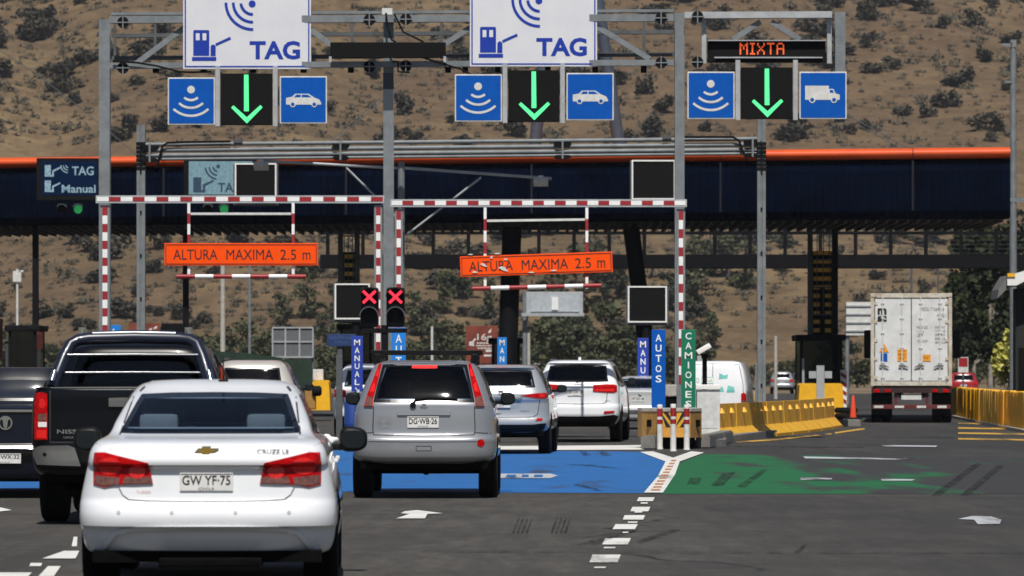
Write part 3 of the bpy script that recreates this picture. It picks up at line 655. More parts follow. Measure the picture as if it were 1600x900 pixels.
def blue_sign(x0, y0, kind, label):
    D = gD(x0) - .42; t = thing("lane_type_sign", label, "sign", (px(x0 + 37, D), D, pz(y0 + 74, D)), "square blue signs beside the green arrows")
    k = D / F; X, Z = px(x0, D), pz(y0, D); q = lambda u, v: (X + u * k, Z - v * k)
    m = MB(); m.box(X, D, Z - 74 * k, X + 74 * k, D + .03, Z, .012); m.build("border", DWHITE, t)
    m = MB(); m.prism([q(3, 2), q(71, 2), q(72, 3), q(72, 71), q(71, 72), q(3, 72), q(2, 71), q(2, 3)], D - .006, D - .001); m.build("board", SIGNB, t)
    m = MB(); a, b = D - .011, D - .0065
    if kind == 'wave':
        m.disc(*q(36.5, 19), 6 * k, a, b)
        for r in (15.5, 27.5, 40): m.arc(*q(36.5, 20), r * k, 227, 313, 3.6 * k, a, b)
    elif kind == 'car':
        body = [(10, 34), (20, 32), (24, 27.5), (45, 27.5), (54, 33.5), (62, 36.5), (65, 42), (65, 44.5), (10, 44.5)]
        m.prism([q(*p) for p in body], a, b); m.disc(*q(20.5, 44), 4.6 * k, a - .004, b - .0045); m.disc(*q(54, 44), 4.6 * k, a - .004, b - .0045); m.mi = 1
        m.prism([q(*p) for p in [(22.5, 33), (26, 29), (33, 29), (33, 33)]], a - .003, a - .0005); m.prism([q(*p) for p in [(34.5, 33), (34.5, 29), (44, 29), (50, 33)]], a - .003, a - .0005)
        m.disc(*q(20.5, 44), 2.8 * k, a - .008, a - .005); m.disc(*q(54, 44), 2.8 * k, a - .008, a - .005)
    else:
        m.prism([q(*p) for p in [(9, 22), (46, 22), (46, 27), (53, 27), (56.5, 34), (63, 36), (63, 44), (9, 44)]], a, b); m.disc(*q(20, 44), 5 * k, a - .004, b - .0045); m.disc(*q(54, 44), 5 * k, a - .004, b - .0045); m.mi = 1
        m.prism([q(*p) for p in [(47.5, 33), (47.5, 28.5), (52, 28.5), (54, 33)]], a - .003, a - .0005); m.disc(*q(20, 44), 3 * k, a - .008, a - .005); m.disc(*q(54, 44), 3 * k, a - .008, a - .005)
    m.build("symbol", [DWHITE, SIGNB], t)
for i, (x0, y0, kd, lab) in enumerate(((262, 121, 'wave', "square blue wave sign left of the left green arrow"), (437, 119, 'car', "square blue car sign right of the left green arrow"),
        (710.5, 116, 'wave', "square blue wave sign left of the middle green arrow"), (885, 114, 'car', "square blue car sign right of the middle green arrow"),
        (1074, 112, 'wave', "square blue wave sign left of the right green arrow"), (1249, 112, 'truck', "square blue truck sign right of the right green arrow"))):
    blue_sign(x0, y0, kd, lab)
def arrow(xc, y0, label):
    D = gD(xc) - .42; k = D / F; t = thing("arrow_display", label, "lane display", (px(xc, D), D, pz(y0 + 80, D)), "green arrow lane displays on the gantry")
    m = MB(); m.box(px(xc - 40, D), D - .06, pz(y0 + 80, D), px(xc + 40, D), D + .2, pz(y0, D), .01); m.build("screen", SCREEN, t)
    for s in (-1, 1):
        m = MB(); X = px(xc + s * 45, D); m.box(X - 3.6 * k, D + .02, pz(y0 + 82, D), X + 3.6 * k, D + .14, pz(y0 - 12, D)); m.build("bracket", STEELL, t)
    X, Z = px(xc, D), pz(y0 + 2, D); q = lambda u, v: (X + u * k, Z - v * k); a, b = D - .066, D - .0605
    m = MB(); m.prism([q(-3.4, 0), q(3.4, 0), q(4, 57), q(-3.4, 57)], a, b)
    m.prism([q(-23.5, 51.5), q(-20, 48), q(1, 66.5), q(22, 47.5), q(25.5, 51), q(1, 76)], a, b); m.build("arrow", LEDG, t)
arrow(385, 115, "black lane display with green down arrow under the left TAG sign")
arrow(834, 110, "black lane display with green down arrow under the middle TAG sign")
arrow(1198, 105.5, "black lane display with green down arrow under the MIXTA board")
D = gD(607) - .45; t = thing("message_board", "long unlit black message board on the central gantry post", "message board", (px(606, D), D, pz(90, D)))
m = MB(); pbox(m, 516, 66, 696.5, 90, D, .18, .008); m.build("screen", SCREEN, t)
m = MB()
for x in (516, 695): m = MB(); pbox(m, x - 2, 88, x + 2, 97, D - .02, .1); m.build("bracket", STEELL, t)
D = gD(1198) - .3; t = thing("message_board", "black message board with orange letters MIXTA on the right gantry arm", "message board", (px(1198, D), D, pz(97, D)))
m = MB(); pbox(m, 1106, 64, 1290, 97, D, .25, .008); m.build("screen", SCREEN, t)
m = MB(); m.box(px(1106, D), D - .12, pz(64.5, D), px(1290, D), D - .002, pz(63, D)); m.box(px(1116, D), D - .05, pz(91, D), px(1285, D), D - .003, pz(89, D)); m.build("hood", STEELL, t)
m = MB(); k = D / F
FONT = {'M': ["10001", "11011", "10101", "10101", "10001", "10001", "10001"], 'I': ["111", "010", "010", "010", "010", "010", "111"], 'X': ["10001", "10001", "01010", "00100", "01010", "10001", "10001"], 'T': ["11111", "00100", "00100", "00100", "00100", "00100", "00100"], 'A': ["01110", "10001", "10001", "11111", "10001", "10001", "10001"]}
u = 1155.5
for ch, wch in zip("MIXTA", (13, 8, 12, 12, 12)):
    g = FONT[ch]; cw = wch / len(g[0])
    for r_, row in enumerate(g):
        for c_, bit in enumerate(row):
            if bit == '1': m.box(px(u + c_ * cw + .2, D), D - .008, pz(67 + r_ * 2.65 + 2.35, D), px(u + (c_ + 1) * cw - .1, D), D - .002, pz(67 + r_ * 2.65, D))
    u += wch + 3.2
m.build("lettering", LEDO, t)
# ---- antenna gantry (three tubes)
fg = thing("antenna_gantry", "low grey gantry of three long tubes on two ribbed posts", "gantry", (px(705, 107), 107, 0))
DL, DR = 109., 106.8
def fgD(x): return DL + (DR - DL) * (x - 220) / 970
for x, yt in ((220, 195), (1190, 186)):
    D = fgD(x); hw = 6.5; X0, X1 = px(x - hw, D), px(x + hw, D); m = MB(); xm = (X0 + X1)/2
    m.box(X0, D, 0, xm - .025, D + .22, pz(yt, D)); m.box(xm + .025, D, 0, X1, D + .22, pz(yt, D)); m.box(xm - .026, D + .06, 0, xm + .026, D + .2, pz(yt, D) - .01); m.build("post", STEEL, fg)
    m = MB(); z = 1.2
    while z < pz(270, D): m.box(xm - .022, D + .02, z, xm + .022, D + .055, z + .05); z += 1.05
    m.build("cable_clip", BLACKM, fg)
    m = MB(); zz = pz(222, D)
    for k in range(7): m.box(X0 - .012, D - .012, zz - k * .1 - .075, X1 + .012, D + .235, zz - k * .1)
    m.build("ribbed_collar", BLACKM, fg)
for dy, r in ((0, .05), (9, .055), (17, .055), (23, .04)):
    m = MB(); m.tube(P(226, 226 + dy, fgD(226) + .1), P(1184, 217 + dy, fgD(1184) + .1), r, n=12); m.build("tube", STEEL, fg, smooth=50)
for x, y in ((234, 238), (532, 235), (879, 233), (1176, 230)):
    D = fgD(x); m = MB()
    m.prism([(px(x - 14, D), pz(y - 10, D)), (px(x + 14, D), pz(y - 10, D)), (px(x + 10, D), pz(y - 4, D)), (px(x - 10, D), pz(y - 4, D))], D - .02, D + .25)
    m.prism([(px(x - 10, D), pz(y + 9, D)), (px(x + 10, D), pz(y + 9, D)), (px(x + 14, D), pz(y + 12, D)), (px(x + 8, D), pz(y + 15, D)), (px(x - 8, D), pz(y + 15, D)), (px(x - 14, D), pz(y + 12, D))], D - .02, D + .25)
    m.mi = 1; m.box(px(x - 1.5, D), D - .06, pz(y + 15, D), px(x + 1.5, D), D + .2, pz(y - 14, D)); m.build("joint", [BLACKM, STEEL], fg)
for pts in ([(244, 262), (248, 250), (254, 228), (262, 223), (290, 222), (360, 221)], [(1064, 214), (1120, 214), (1145, 214), (1155, 220), (1160, 235), (1168, 250)]):
    m = MB(); m.path([P(x, y, fgD(x) - .02) for x, y in pts], .028, 6); m.build("cable", BLACKM, fg, smooth=60)
for x, y in ((372, 219), (1042, 213)): D = fgD(x); m = MB(); m.box(px(x - 7, D), D - .02, pz(y + 4, D), px(x + 7, D), D + .1, pz(y - 2, D)); m.build("junction_box", STEELD, fg)
# ---- height limit frames
def stripes_v(m, xc, hw, y0, y1, D, n, yo, first=0):
    za, zb = pz(y1, D), pz(y0, D); h = (zb - za) / n
    for k in range(n): m.mi = (k + first) % 2; m.box(px(xc - hw, D), D - yo, za + k*h, px(xc + hw, D), D - .001, za + (k+1)*h - .0005)
def hframe(xl, xr, yb, posts, label, D, n, nst):
    t = thing("height_limit_frame", label, "height frame", (px((xl + xr)/2, D), D, 0), "red and white height limit frames")
    for x, hw in posts:
        m = MB(); m.box(px(x - hw, D), D, 0, px(x + hw, D), D + .14, pz(yb + 9, D)); m.build("post", STEEL, t)
        m = MB(); stripes_v(m, x, hw * .52, yb + 12, 600, D, n, .008); m.build("stripe_tape", [REDST, WHITE], t)
    m = MB(); m.box(px(xl, D), D - .06, pz(yb + 6, D), px(xr, D), D + .12, pz(yb - 6, D)); m.build("beam", STEELL, t)
    m = MB(); L = (xr - xl - 4) / nst
    for k in range(nst):
        m.mi = k % 2; m.box(px(xl + 2 + k*L, D), D - .068, pz(yb + 3.2, D), px(xl + 2 + (k+1)*L - .3, D), D - .061, pz(yb - 3.6, D))
    m.build("stripe_tape", [WHITE, REDST], t); return t
hframe(150, 600.5, 311.5, ((164, 7.5), (591, 6.5)), "left red and white height frame whose beam starts beside the far left gantry post", 95.6, 21, 24)
hframe(610, 1073, 317.5, ((623, 6.5), (1064, 6.5)), "right red and white height frame between the central post and the green sign", 95., 19, 27)
def hsign(x0, y0, x1, y1, hx, yt, ycb, xb0, xb1, ylb, label, D, tilt):
    k = D / F; cx = (x0 + x1)/2
    t = thing("height_sign", label, "hanging sign", (px(cx, D), D, pz(yt, D)), "orange hanging height signs")
    rot = Matrix.Rotation(tilt, 3, 'Y'); piv = Vector(P(cx, (y0 + y1)/2, D))
    def turn(m): bmesh.ops.rotate(m.bm, cent=piv, matrix=rot, verts=m.bm.verts)
    m = MB(); m.box(px(x0, D), D - .05, pz(y1, D), px(x1, D), D - .02, pz(y0, D), .01); turn(m); m.build("board", ORANGE, t)
    m = MB(); X0, X1, Z0, Z1 = px(x0 + 2, D), px(x1 - 2, D), pz(y1 - 2, D), pz(y0 + 2, D); e = .014; a, b = D - .056, D - .051
    m.frame(X0, Z0, X1, Z1, e, a, b); turn(m); m.build("border", INK, t)
    m = MB(); kx = (x1 - x0) / 240
    for s, u0, u1 in (("ALTURA", 14, 83), ("MAXIMA", 97, 170), ("2.5", 181, 206), ("m", 216, 228.5)):
        hh = 16 if s != "m" else 11.5
        m.text(s, px(x0 + (u0 + u1)/2*kx, D), pz((y0 + y1)/2 + (16 - hh)/2 + .5, D), (u1 - u0)*kx*k, hh*k, D - .054)
    turn(m); m.build("lettering", INK, t)
    for x in hx:
        m = MB(); n = 7; za, zb = pz(ylb, D), pz(yt, D); h = (zb - za) / n; r = .03
        for i in range(n): m.mi = (i + 1) % 2; m.box(px(x, D) - r, D, za + i*h, px(x, D) + r, D + .05, za + (i+1)*h - .001)
        m.build("hanger", [REDST, WHITE], t)
    m = MB(); m.bar(P(hx[0] + 3, ycb, D + .02), P(hx[1] - 3, ycb - (2 if tilt else 0), D + .02), .05, .04); m.build("cross_bar", DWHITE, t)
    m = MB(); n = 7; L = (xb1 - xb0) / n
    for i in range(n):
        m.mi = i % 2; dz = (0 if not tilt else (i + .5) / n * 5)
        m.tube(P(xb0 + i*L, ylb - (0 if not tilt else i / n * 5), D - .09), P(xb0 + (i+1)*L - .2, ylb - (0 if not tilt else (i+1) / n * 5), D - .09), .048, n=10)
    m.build("lower_bar", [REDST, WHITE], t, smooth=50)
hsign(257, 380, 497, 415, (295, 458), 317, 334, 276, 478, 432, "flat orange sign ALTURA MAXIMA 2.5 m hanging from the left height frame", 95.3, 0)
hsign(719, 397, 957, 429, (758, 917), 324, 345, 738, 940, 451, "tilted scuffed orange sign ALTURA MAXIMA 2.5 m hanging from the right height frame", 94.7, R(-1.9))
D = 94.64; m = MB()
for (x, y, a, b) in ((756, 414, 5, 2), (787, 420, 7, 3), (768, 402, 2, 2), (742, 425, 4, 1.5), (790, 405, 3, 1.5), (735, 397.5, 4, 1), (777, 396, 5, 1), (830, 425.5, 5, 1), (865, 422.5, 5, 1)):
    q = [(x + a*math.cos(i)*(1 + .3*math.sin(3*i)), y + (b*math.sin(i) + .4*a*math.cos(i)*(1 if a > 4 and b > 1.5 else 0))) for i in [2*math.pi*j/9 for j in range(9)]]
    ppoly(m, q, D - .012, .004)
sc_ = [o for o in bpy.data.objects if o.name.startswith("height_sign")][-1]
m.build("scuff_mark", DWHITE, sc_)
# ---- lamp pole with two arms beside the centre post
D = 103.; t = thing("floodlight_pole", "thin grey pole with two long arms and floodlights behind the central post", "light pole", (px(627, D), D, 0))
m = MB(); m.tube((px(627, D), D, 0), P(627, 253, D), .085, .08); m.build("pole", STEEL, t, smooth=40)
for a, b, c_, d_ in (((627, 263), (405, 251), (541, 262), (630, 350)), ((627, 262), (862, 279), (752, 277), (634, 368))):
    m = MB(); m.tube(P(*a, D), P(*b, D), .035); m.build("arm", STEELL, t, smooth=40)
    m = MB(); m.tube(P(*c_, D), P(*d_, D), .025); m.build("strut", STEELL, t, smooth=40)
for x, y in ((408, 260), (845, 285)):
    m = MB(); c = Vector(P(x, y, D)); r_ = Matrix.Rotation(R(-25), 3, 'X'); m.box(c.x - .17, D - .14, c.z - .06, c.x + .17, D + .1, c.z + .06, .015, rot=r_, piv=c); fl = m.build("floodlight", DWHITE, t)
    m = MB(); m.box(c.x - .06, D - .05, c.z + .05, c.x + .06, D + .06, c.z + .16, .02); m.build("bracket", WHITE, fl)
# ---- black panels with white frames
def panel(x0, y0, x1, y1, D, label, post=None):
    t = thing("variable_sign", label, "variable sign", (px((x0 + x1)/2, D), D, pz(y1, D)), "unlit black signs with white frames")
    m = MB(); m.box(px(x0 + 2, D), D - .02, pz(y1 - 2, D), px(x1 - 2, D), D + .12, pz(y0 + 2, D)); m.build("screen", SCREEN, t)
    m = MB(); a, b = D - .05, D + .0; X0, X1, Z0, Z1 = px(x0, D), px(x1, D), pz(y1, D), pz(y0, D); e = .045
    m.frame(X0, Z0, X1, Z1, e, a, b); m.build("frame", WHITE, t)
    m = MB(); m.box(X0 - .05, D + .002, Z0 - .08, X1 + .05, D + .35, Z1 - .02, .02); m.build("housing", STEELD, t)
    if post is not None:
        m = MB(); m.tube((px(post, D), D + .2, 0), (px(post, D), D + .2, Z0 - .085), .14); m.build("post", BLACKM, t, smooth=40)
panel(367, 255, 432, 317, 143.5, "unlit black white framed sign beside the left floodlight")
panel(987, 250, 1055, 312, 141., "unlit black white framed sign under the orange edge by the third gantry post")
panel(523, 443, 578, 499, 138., "unlit black white framed sign left of the red cross signals", 556)
panel(981, 447, 1042, 504, 138., "unlit black white framed sign above the tall AUTOS sign", 1010)
# ---- led signs on the canopy front
def led_sign(x0, y0, x1, y1, D, label, full):
    t = thing("led_sign", label, "LED sign", (px((x0 + x1)/2, D), D, pz(y1, D)), "LED lane signs on the canopy front")
    m = MB(); pbox(m, x0, y0, x1, y1, D, .45, .02); m.build("housing", BLACKM, t)
    sx0, sx1, sy0, sy1 = x0 + 8, x1 - 6, y0 + 5, y1 - 8
    m = MB(); m.box(px(sx0, D), D - .012, pz(sy1, D), px(sx1, D), D - .002, pz(sy0, D)); m.build("screen", LEDB if full else LEDT, t)
    inkm = LEDW if full else M("dark led", (.02, .05, .10), .6)
    k = D / F; a, b = D - .02, D - .013
    def icon(m, X, Y, s):
        q = lambda u, v: (px(X + u*s, D), pz(Y + v*s, D))
        m.prism([q(0, 0), q(10, 0), q(10, 16), q(12, 16), q(12, 9), q(25, 3), q(26, 5), q(15, 11), q(15, 19), q(0, 19)], a, b)
    m = MB()
    if full:
        icon(m, 70, 258, .95); icon(m, 70, 282, .95); m.text("TAG", px(129.5, D), pz(267, D), 34*k, 14*k, a, bold=.02); m.text("Manual", px(123, D), pz(295, D), 53*k, 12.5*k, a, bold=.02)
        cx, cz = px(107, D), pz(258, D)
        for r_ in (4, 8, 12): m.arc(cx, cz, r_*k, 180, 265, 1.6*k, a, b)
    else:
        icon(m, 302, 277, 1.25); m.text("TAG", px(359, D), pz(293, D), 37*k, 15*k, a, bold=.02)
        cx, cz = px(341, D), pz(260, D); m.disc(cx, cz, 3*k, a, b)
        for r_ in (8, 14, 20): m.arc(cx, cz, r_*k, 185, 262, 2.6*k, a, b)
    m.build("lettering", inkm, t)
    for x, g in (((97, 0), (122, 1)) if full else ((325, 0), (350, 1))):
        s_ = thing("signal_lamp", ("dark" if not g else "green arrow") + " square signal lamp under the " + ("far left LED sign" if full else "LED sign beside the left floodlight"), "signal lamp", (px(x, D), D + .1, pz(333, D)), "small signal lamps under the canopy front")
        m = MB(); pbox(m, x - 8, 318, x + 8, 334, D + .02, .2, .02); m.build("housing", BLACKM, s_)
        m = MB(); c = P(x, 327, D); m.lathe([(.14, 0), (.14, .02)], (c[0], D - .005, c[2]), 'y', 18); m.build("lens", M("dim green led", (.02, .30, .08), .5, emit=.5) if g else SCREEN, s_)
        m = MB(); m.arc(c[0], c[2], .17, 25, 155, .02, D - .18, D + .015); m.build("hood", STEELD, s_)
led_sign(57, 247, 158, 313, 149.8, "dark LED sign showing TAG and Manual at far left of the canopy", True)
led_sign(287, 247, 400, 312, 148.4, "pale LED sign with TAG partly hidden behind a black framed sign", False)
# ---- red cross signals on the left island
sp = thing("signal_post", "black post with short cross arm carrying the two red cross signals", "post", (px(601, 90), 90, .15))
D = 90.; m = MB(); m.box(px(601, D) - .07, D, .15, px(601, D) + .07, D + .14, pz(508, D)); m.build("post", BLACKM, sp)
m = MB(); m.box(px(566, D), D - .02, pz(520, D), px(636, D), D + .1, pz(513, D)); m.build("cross_arm", BLACKM, sp)
for x, lab in ((577, "left red cross traffic signal above the violet sign"), (618, "right red cross traffic signal above the bright blue sign")):
    t = thing("traffic_signal", lab, "traffic signal", (px(x, D), D, pz(512, D)), "red cross traffic signals")
    m = MB(); pbox(m, x - 14.5, 449, x + 14.5, 511, D, .24, .06); m.build("housing", BLACK, t, smooth=40)
    for yc, cross in ((464, 1), (494, 0)):
        c = P(x, yc, D); m = MB(); m.lathe([(.165, 0), (.165, .012)], (c[0], D - .014, c[2]), 'y', 24); ln = m.build("lens", SCREEN, t)
        m = MB(); m.arc(c[0], c[2], .185, 0, 180, .018, D - .22, D - .001, 20); m.build("hood", BLACK if cross else STEELD, t)
        if cross:
            m = MB()
            for s in (-1, 1): m.bar((c[0] - s*.125, D - .022 - .003*s, c[2] - .12), (c[0] + s*.125, D - .022 - .003*s, c[2] + .12), .055, .005)
            m.build("red_cross", LEDR, ln)
# ------------------------------------------------------------------ barriers
def barrier(pts, label, mat, h, prof, seams, grp):
    """concrete barrier swept along a line of ground points"""
    m = MB(); rings = []
    for i, p in enumerate(pts):
        a = Vector(pts[max(i-1, 0)]); b = Vector(pts[min(i+1, len(pts)-1)]); d = (b - a).normalized(); n = Vector((d.y, -d.x))
        rings.append([m.bm.verts.new((p[0] + n.x*o, p[1] + n.y*o, z)) for o, z in prof])
    for A, B in zip(rings, rings[1:]):
        for k in range(len(prof)): m._f([A[k], B[k], B[(k+1) % len(prof)], A[(k+1) % len(prof)]])
    m._f(rings[0]); m._f(rings[-1][::-1])
    o = m.build("concrete_barrier", mat); return tag(o, label, "barrier", grp)
JERSEY = [(.30, 0), (.30, .07), (.09, .29), (.065, .82), (-.065, .82), (-.09, .29), (-.30, .07), (-.30, 0)]
def bline(t): # gentle curve from the white cabinet to the far cone
    return (4.38 + 4.45*t + .30*math.sin(t*math.pi), 98.6 + 25.2*t)
secs = [(0, .115), (.12, .245), (.25, .30), (.305, .42), (.425, .56), (.565, .70), (.705, .85), (.855, 1.0)]
words = ["first yellow barrier section touching the white cabinet", "second yellow barrier section from the white cabinet", "short yellow barrier section in front of the ribbed gantry post", "fourth yellow barrier section just past the ribbed gantry post", "fifth yellow barrier section, fourth counting back from the far end", "third yellow barrier section counting back from the orange cone", "second yellow barrier section counting back from the orange cone", "last yellow barrier section nearest the orange cone"]
LUGM = M("yellow lug", (.80, .42, .03), .6)
for (a, b), lab in zip(secs, words):
    pts = [bline(a + (b - a)*k/6) for k in range(7)]
    o = barrier(pts, lab, YEL, .82, JERSEY, 0, "yellow concrete barrier between cars and trucks")
    m = MB()
    for f in (.3, .75):
        p = bline(a + (b - a)*f); q = bline(a + (b - a)*f + .01); d = Vector((q[0]-p[0], q[1]-p[1])).normalized(); n = Vector((d.y, -d.x))
        c = Vector((p[0] + n.x*.085, p[1] + n.y*.085, .70)); m.lathe([(.085, -.09), (.03, .02)], c, 'z', 10)
    m.build("lug", LUGM, o)
def panelpost(x, y, w2, label):
    m = MB(); c = (x, y)
    yy = y
    while yy < y + 1.74:
        ln = min(random.choice((.16, .22, .34, .46)), y + 1.80 - yy); xo = random.uniform(-.02, .02)
        m.box(x + xo - .09, yy, .03, x + xo + .09, yy + ln, 1.02 + random.uniform(-.02, .02), .025); yy += ln + random.choice((.012, .02, .05))
    return tag(m.build("plastic_barrier", YELP), label, "barrier", "yellow barrier units along the right edge")
nb_ = 22
for i in range(nb_):
    f = i / (nb_ - 1); y = 112 + 40.5*f; x = px(1615, 112) + (px(1500, 152) - px(1615, 112))*f - .15*math.sin(f*math.pi)
    panelpost(x, y, .1, "orange yellow upright barrier unit in the row edging the right road side")
m = MB(); m.slab([(12.55, 108), (12.9, 108), (15.2, 153), (14.85, 153)], 0, .09); struct(m.build("edge_kerb", CONCL))
# cone, drums and small roadside things
def cone(x, yb, yt, D, label, mat, hw=7):
    t = thing("traffic_cone", label, "cone", (px(x, D), D, 0)); X = px(x, D); zt = pz(yt, D); zb = max(0, pz(yb, D))
    m = MB(); m.lathe([(hw*D/F*.75, zb + .05), (hw*D/F*.55, zb + .35), (hw*D/F*.28, zt - .03), (hw*D/F*.2, zt)], (X, D, 0), n=18); m.build("body", M("orange cone plastic", (.75, .07, .02), .5), t, smooth=50)
    m = MB(); m.box(X - .22, D - .22, zb, X + .22, D + .22, zb + .05, .01); m.build("base", mat, t); return t
cone(1333, 655, 618, 126, "tall orange cone on a concrete footing past the yellow barrier", BLACK)
m = MB(); m.box(px(1324, 125.4), 125.2, 0, px(1344, 125.4), 127, pz(655, 126), .02); tag(m.build("concrete_footing", CONC), "low grey concrete footing under the orange cone", "concrete block")
m = MB()
for k in range(3):
    m.lathe([(.3, k*.17 + .0), (.34, k*.17 + .05), (.34, k*.17 + .11), (.3, k*.17 + .16), (.18, k*.17 + .165)], (px(1322, 130), 130, 0), n=20)
tag(m.build("tyre_stack", RUBBER, smooth=40), "stack of dark tyres at the far end of the yellow barrier", "tyre stack")
D = 150.; t = thing("striped_post", "red and white diagonal striped post beside the right booth", "marker post", (px(1318, D), D, 0))
m = MB(); m.box(px(1313.5, D), D, 0, px(1323, D), D + .12, pz(578, D)); m.build("post", WHITE, t)
m = MB(); k = D / F
for i in range(5):
    y = 585 + i*13; ppoly(m, [(1313.8, y - 4), (1322.7, y + 2), (1322.7, y + 8), (1313.8, y + 2)], D - .01, .008)
m.build("stripe", REDST, t)
D = 136.; m = MB(); m.lathe([(.17, 0), (.18, .1), (.18, .4), (.185, .42), (.18, .44), (.18, .86), (.15, .92)], (px(551, 95), 95, 0), n=20); tag(m.build("barrel", M("blue plastic", (.015, .05, .24), .4), smooth=40), "blue plastic barrel under the silver hatchback's left mirror", "barrel")
m = MB(); c = (px(505, 92), 92, 0); bmesh.ops.create_icosphere(m.bm, subdivisions=3, radius=.2, matrix=Matrix.Translation((c[0], 92, .12)) @ Matrix.Diagonal((1.5, 1, .62, 1)))
for v in m.bm.verts: v.co += Vector((noise.noise(v.co*6), noise.noise(v.co*6 + Vector((9, 0, 0))), noise.noise(v.co*7)))*.07
tag(m.build("litter_bag", WHITE, smooth=60), "crumpled white bag lying between white sedan and silver hatchback", "bag")
# ------------------------------------------------------------------ signs and boards beyond the plaza
D = 172.; t = thing("billboard", "maroon billboard with white 16g lettering left of a blue MANUAL sign", "billboard", (px(753, D), D, 0))
m = MB(); pbox(m, 728, 509, 778, 568, D, .12, .01); m.build("panel", MAROON, t)
for x in (736, 770):
    m = MB(); m.box(px(x - 1.5, D), D + .13, 0, px(x + 1.5, D), D + .2, pz(515, D)); m.build("post", STEELD, t)
k = D / F; m = MB(); m.text("16g", px(757, D), pz(528, D), 23*k, 13*k, D - .003, bold=.015)
m.prism([(px(x, D), pz(y, D)) for x, y in ((733, 540), (733, 534), (738, 533), (742, 528), (744, 530), (740, 535), (741, 541))], D - .008, D - .002)
m.prism([(px(x, D), pz(y, D)) for x, y in ((763, 518), (768, 513), (767, 519), (764, 521))], D - .008, D - .002)
for y, x0, x1 in ((536, 745, 772), (540, 744, 772), (544, 746, 771)):
    x = x0
    while x < x1: 
        w_ = random.uniform(2, 6); m.box(px(x, D), D - .006, pz(y + 1, D), px(min(x + w_, x1), D), D - .002, pz(y - 1, D)); x += w_ + 1
m.box(px(759, D), D - .006, pz(550, D), px(769, D), D - .002, pz(546, D)); m.box(px(756, D), D - .006, pz(557, D), px(771, D), D - .002, pz(554, D))
m.build("lettering", DWHITE, t)
D = 118.; t = thing("direction_sign", "dark blue sign with faint lettering left of the violet MANUAL sign", "sign", (px(533, D), D, 0))
m = MB(); pbox(m, 511, 522, 556, 541, D, .05, .01); m.build("board", M("faded dark blue", (.012, .035, .13), .5), t)
m = MB(); m.text("Solo Efectivo", px(533, D), pz(527, D), 36*D/F, 5*D/F, D - .003); m.text("Tu Peaje", px(533, D), pz(535, D), 22*D/F, 5*D/F, D - .003); m.build("lettering", M("faint blue print", (.06, .12, .30), .5), t)
m = MB(); m.box(px(531, D) - .06, D + .055, 0, px(531, D) + .06, D + .15, pz(524, D)); m.build("post", STEELD, t)
m = MB(); D = 104; m.box(px(525, D), D, 0, px(535, D), D + .14, pz(556, D), .01); tag(m.build("grey_post", STEELD), "short grey steel post beside the violet MANUAL sign", "post")
m = MB(); D = 150; m.box(px(1094, D) - .1, D, 0, px(1094, D) + .1, D + .14, pz(556, D), .01); tag(m.build("grey_post", STEELL), "short grey post behind the tilted white camera", "post")
m = MB(); D = 112; m.box(px(1180, D), D, 0, px(1185, D), D + .1, pz(568, D), .01); tag(m.build("grey_post", STEEL), "short grey post just left of the ribbed gantry post", "post")
m = MB(); D = 150; m.tube((px(1255, D), D, 0), P(1255, 560, D), .045); tag(m.build("grey_post", STEELL), "thin pale post before the left pane of the right booth", "post")
D = 190.; t = thing("mesh_board", "large grey mesh billboard back on a steel leg behind the green netting", "billboard", (px(457, D), D, 0))
m = MB(); pbox(m, 426, 513, 489, 557, D, .06); m.build("panel", M("grey mesh panel", (.13, .14, .15), .6, .2), t)
m = MB()
for x in (426, 446, 468, 489): m.box(px(x, D) - .03, D - .05, pz(558, D), px(x, D) + .03, D - .002, pz(512, D))
for y in (512, 534, 558): m.box(px(426, D), D - .055, pz(y, D) - .03, px(489, D), D - .003, pz(y, D) + .03)
m.build("frame", STEELL, t)
for x in (440, 488):
    m = MB(); m.box(px(x, D) - .08, D + .065, 0, px(x, D) + .08, D + .2, pz(530, D)); m.build("post", STEELD, t)
D = 205.; t = thing("overhead_sign", "pale grey back of an overhead sign on a side pole below the hanging orange sign", "sign", (px(822, D), D, 0))
m = MB(); pbox(m, 822, 456, 911, 492, D, .15, .02); m.build("panel", STEELL, t)
m = MB(); pbox(m, 829, 461, 905, 487, D - .1, .09); m.build("ribbed_back", M("pale sign back", (.42, .46, .50), .5), t)
m = MB(); pbox(m, 862, 464, 872, 484, D - .2, .09); m.build("control_box", WHITE, t)
m = MB(); pbox(m, 815, 489, 913, 494, D - .3, .28); m.build("catwalk", STEELL, t)
m = MB(); m.tube((px(820, D), D + .3, 0), P(820, 455, D + .3), .12); m.build("pole", STEEL, t, smooth=40)
D = 215.; t = thing("overhead_sign", "white gridded back of an overhead sign left of the container truck", "sign", (px(1340, D), D, 0))
m = MB(); pbox(m, 1322, 472, 1366, 524, D, .12, .01); m.build("panel", DWHITE, t)
m = MB()
for y in (478, 491, 504, 517): m.box(px(1322, D), D - .06, pz(y + 1, D), px(1366, D), D - .003, pz(y - 1, D))
m.build("rib", STEELL, t)
m = MB(); m.tube((px(1324, D), D + .2, 0), P(1324, 474, D + .2), .10); m.build("pole", STEEL, t, smooth=40)
D = 170.; t = thing("sign_trailer", "dark grey cabinet with scrawled lettering at the far left", "cabinet", (px(30, D), D, 0))
m = MB(); pbox(m, 8, 533, 58, 600, D, 1.6, .03); m.build("body", M("charcoal panel", (.05, .05, .055), .6), t)
m = MB(); m.text("16g", px(33, D), pz(555, D), 24*D/F, 9*D/F, D - .003); m.build("lettering", M("grey scrawl", (.16, .16, .18), .6), t)
m = MB(); pbox(m, 6, 530, 60, 533, D - .06, 1.7); m.build("lid", STEELD, t)
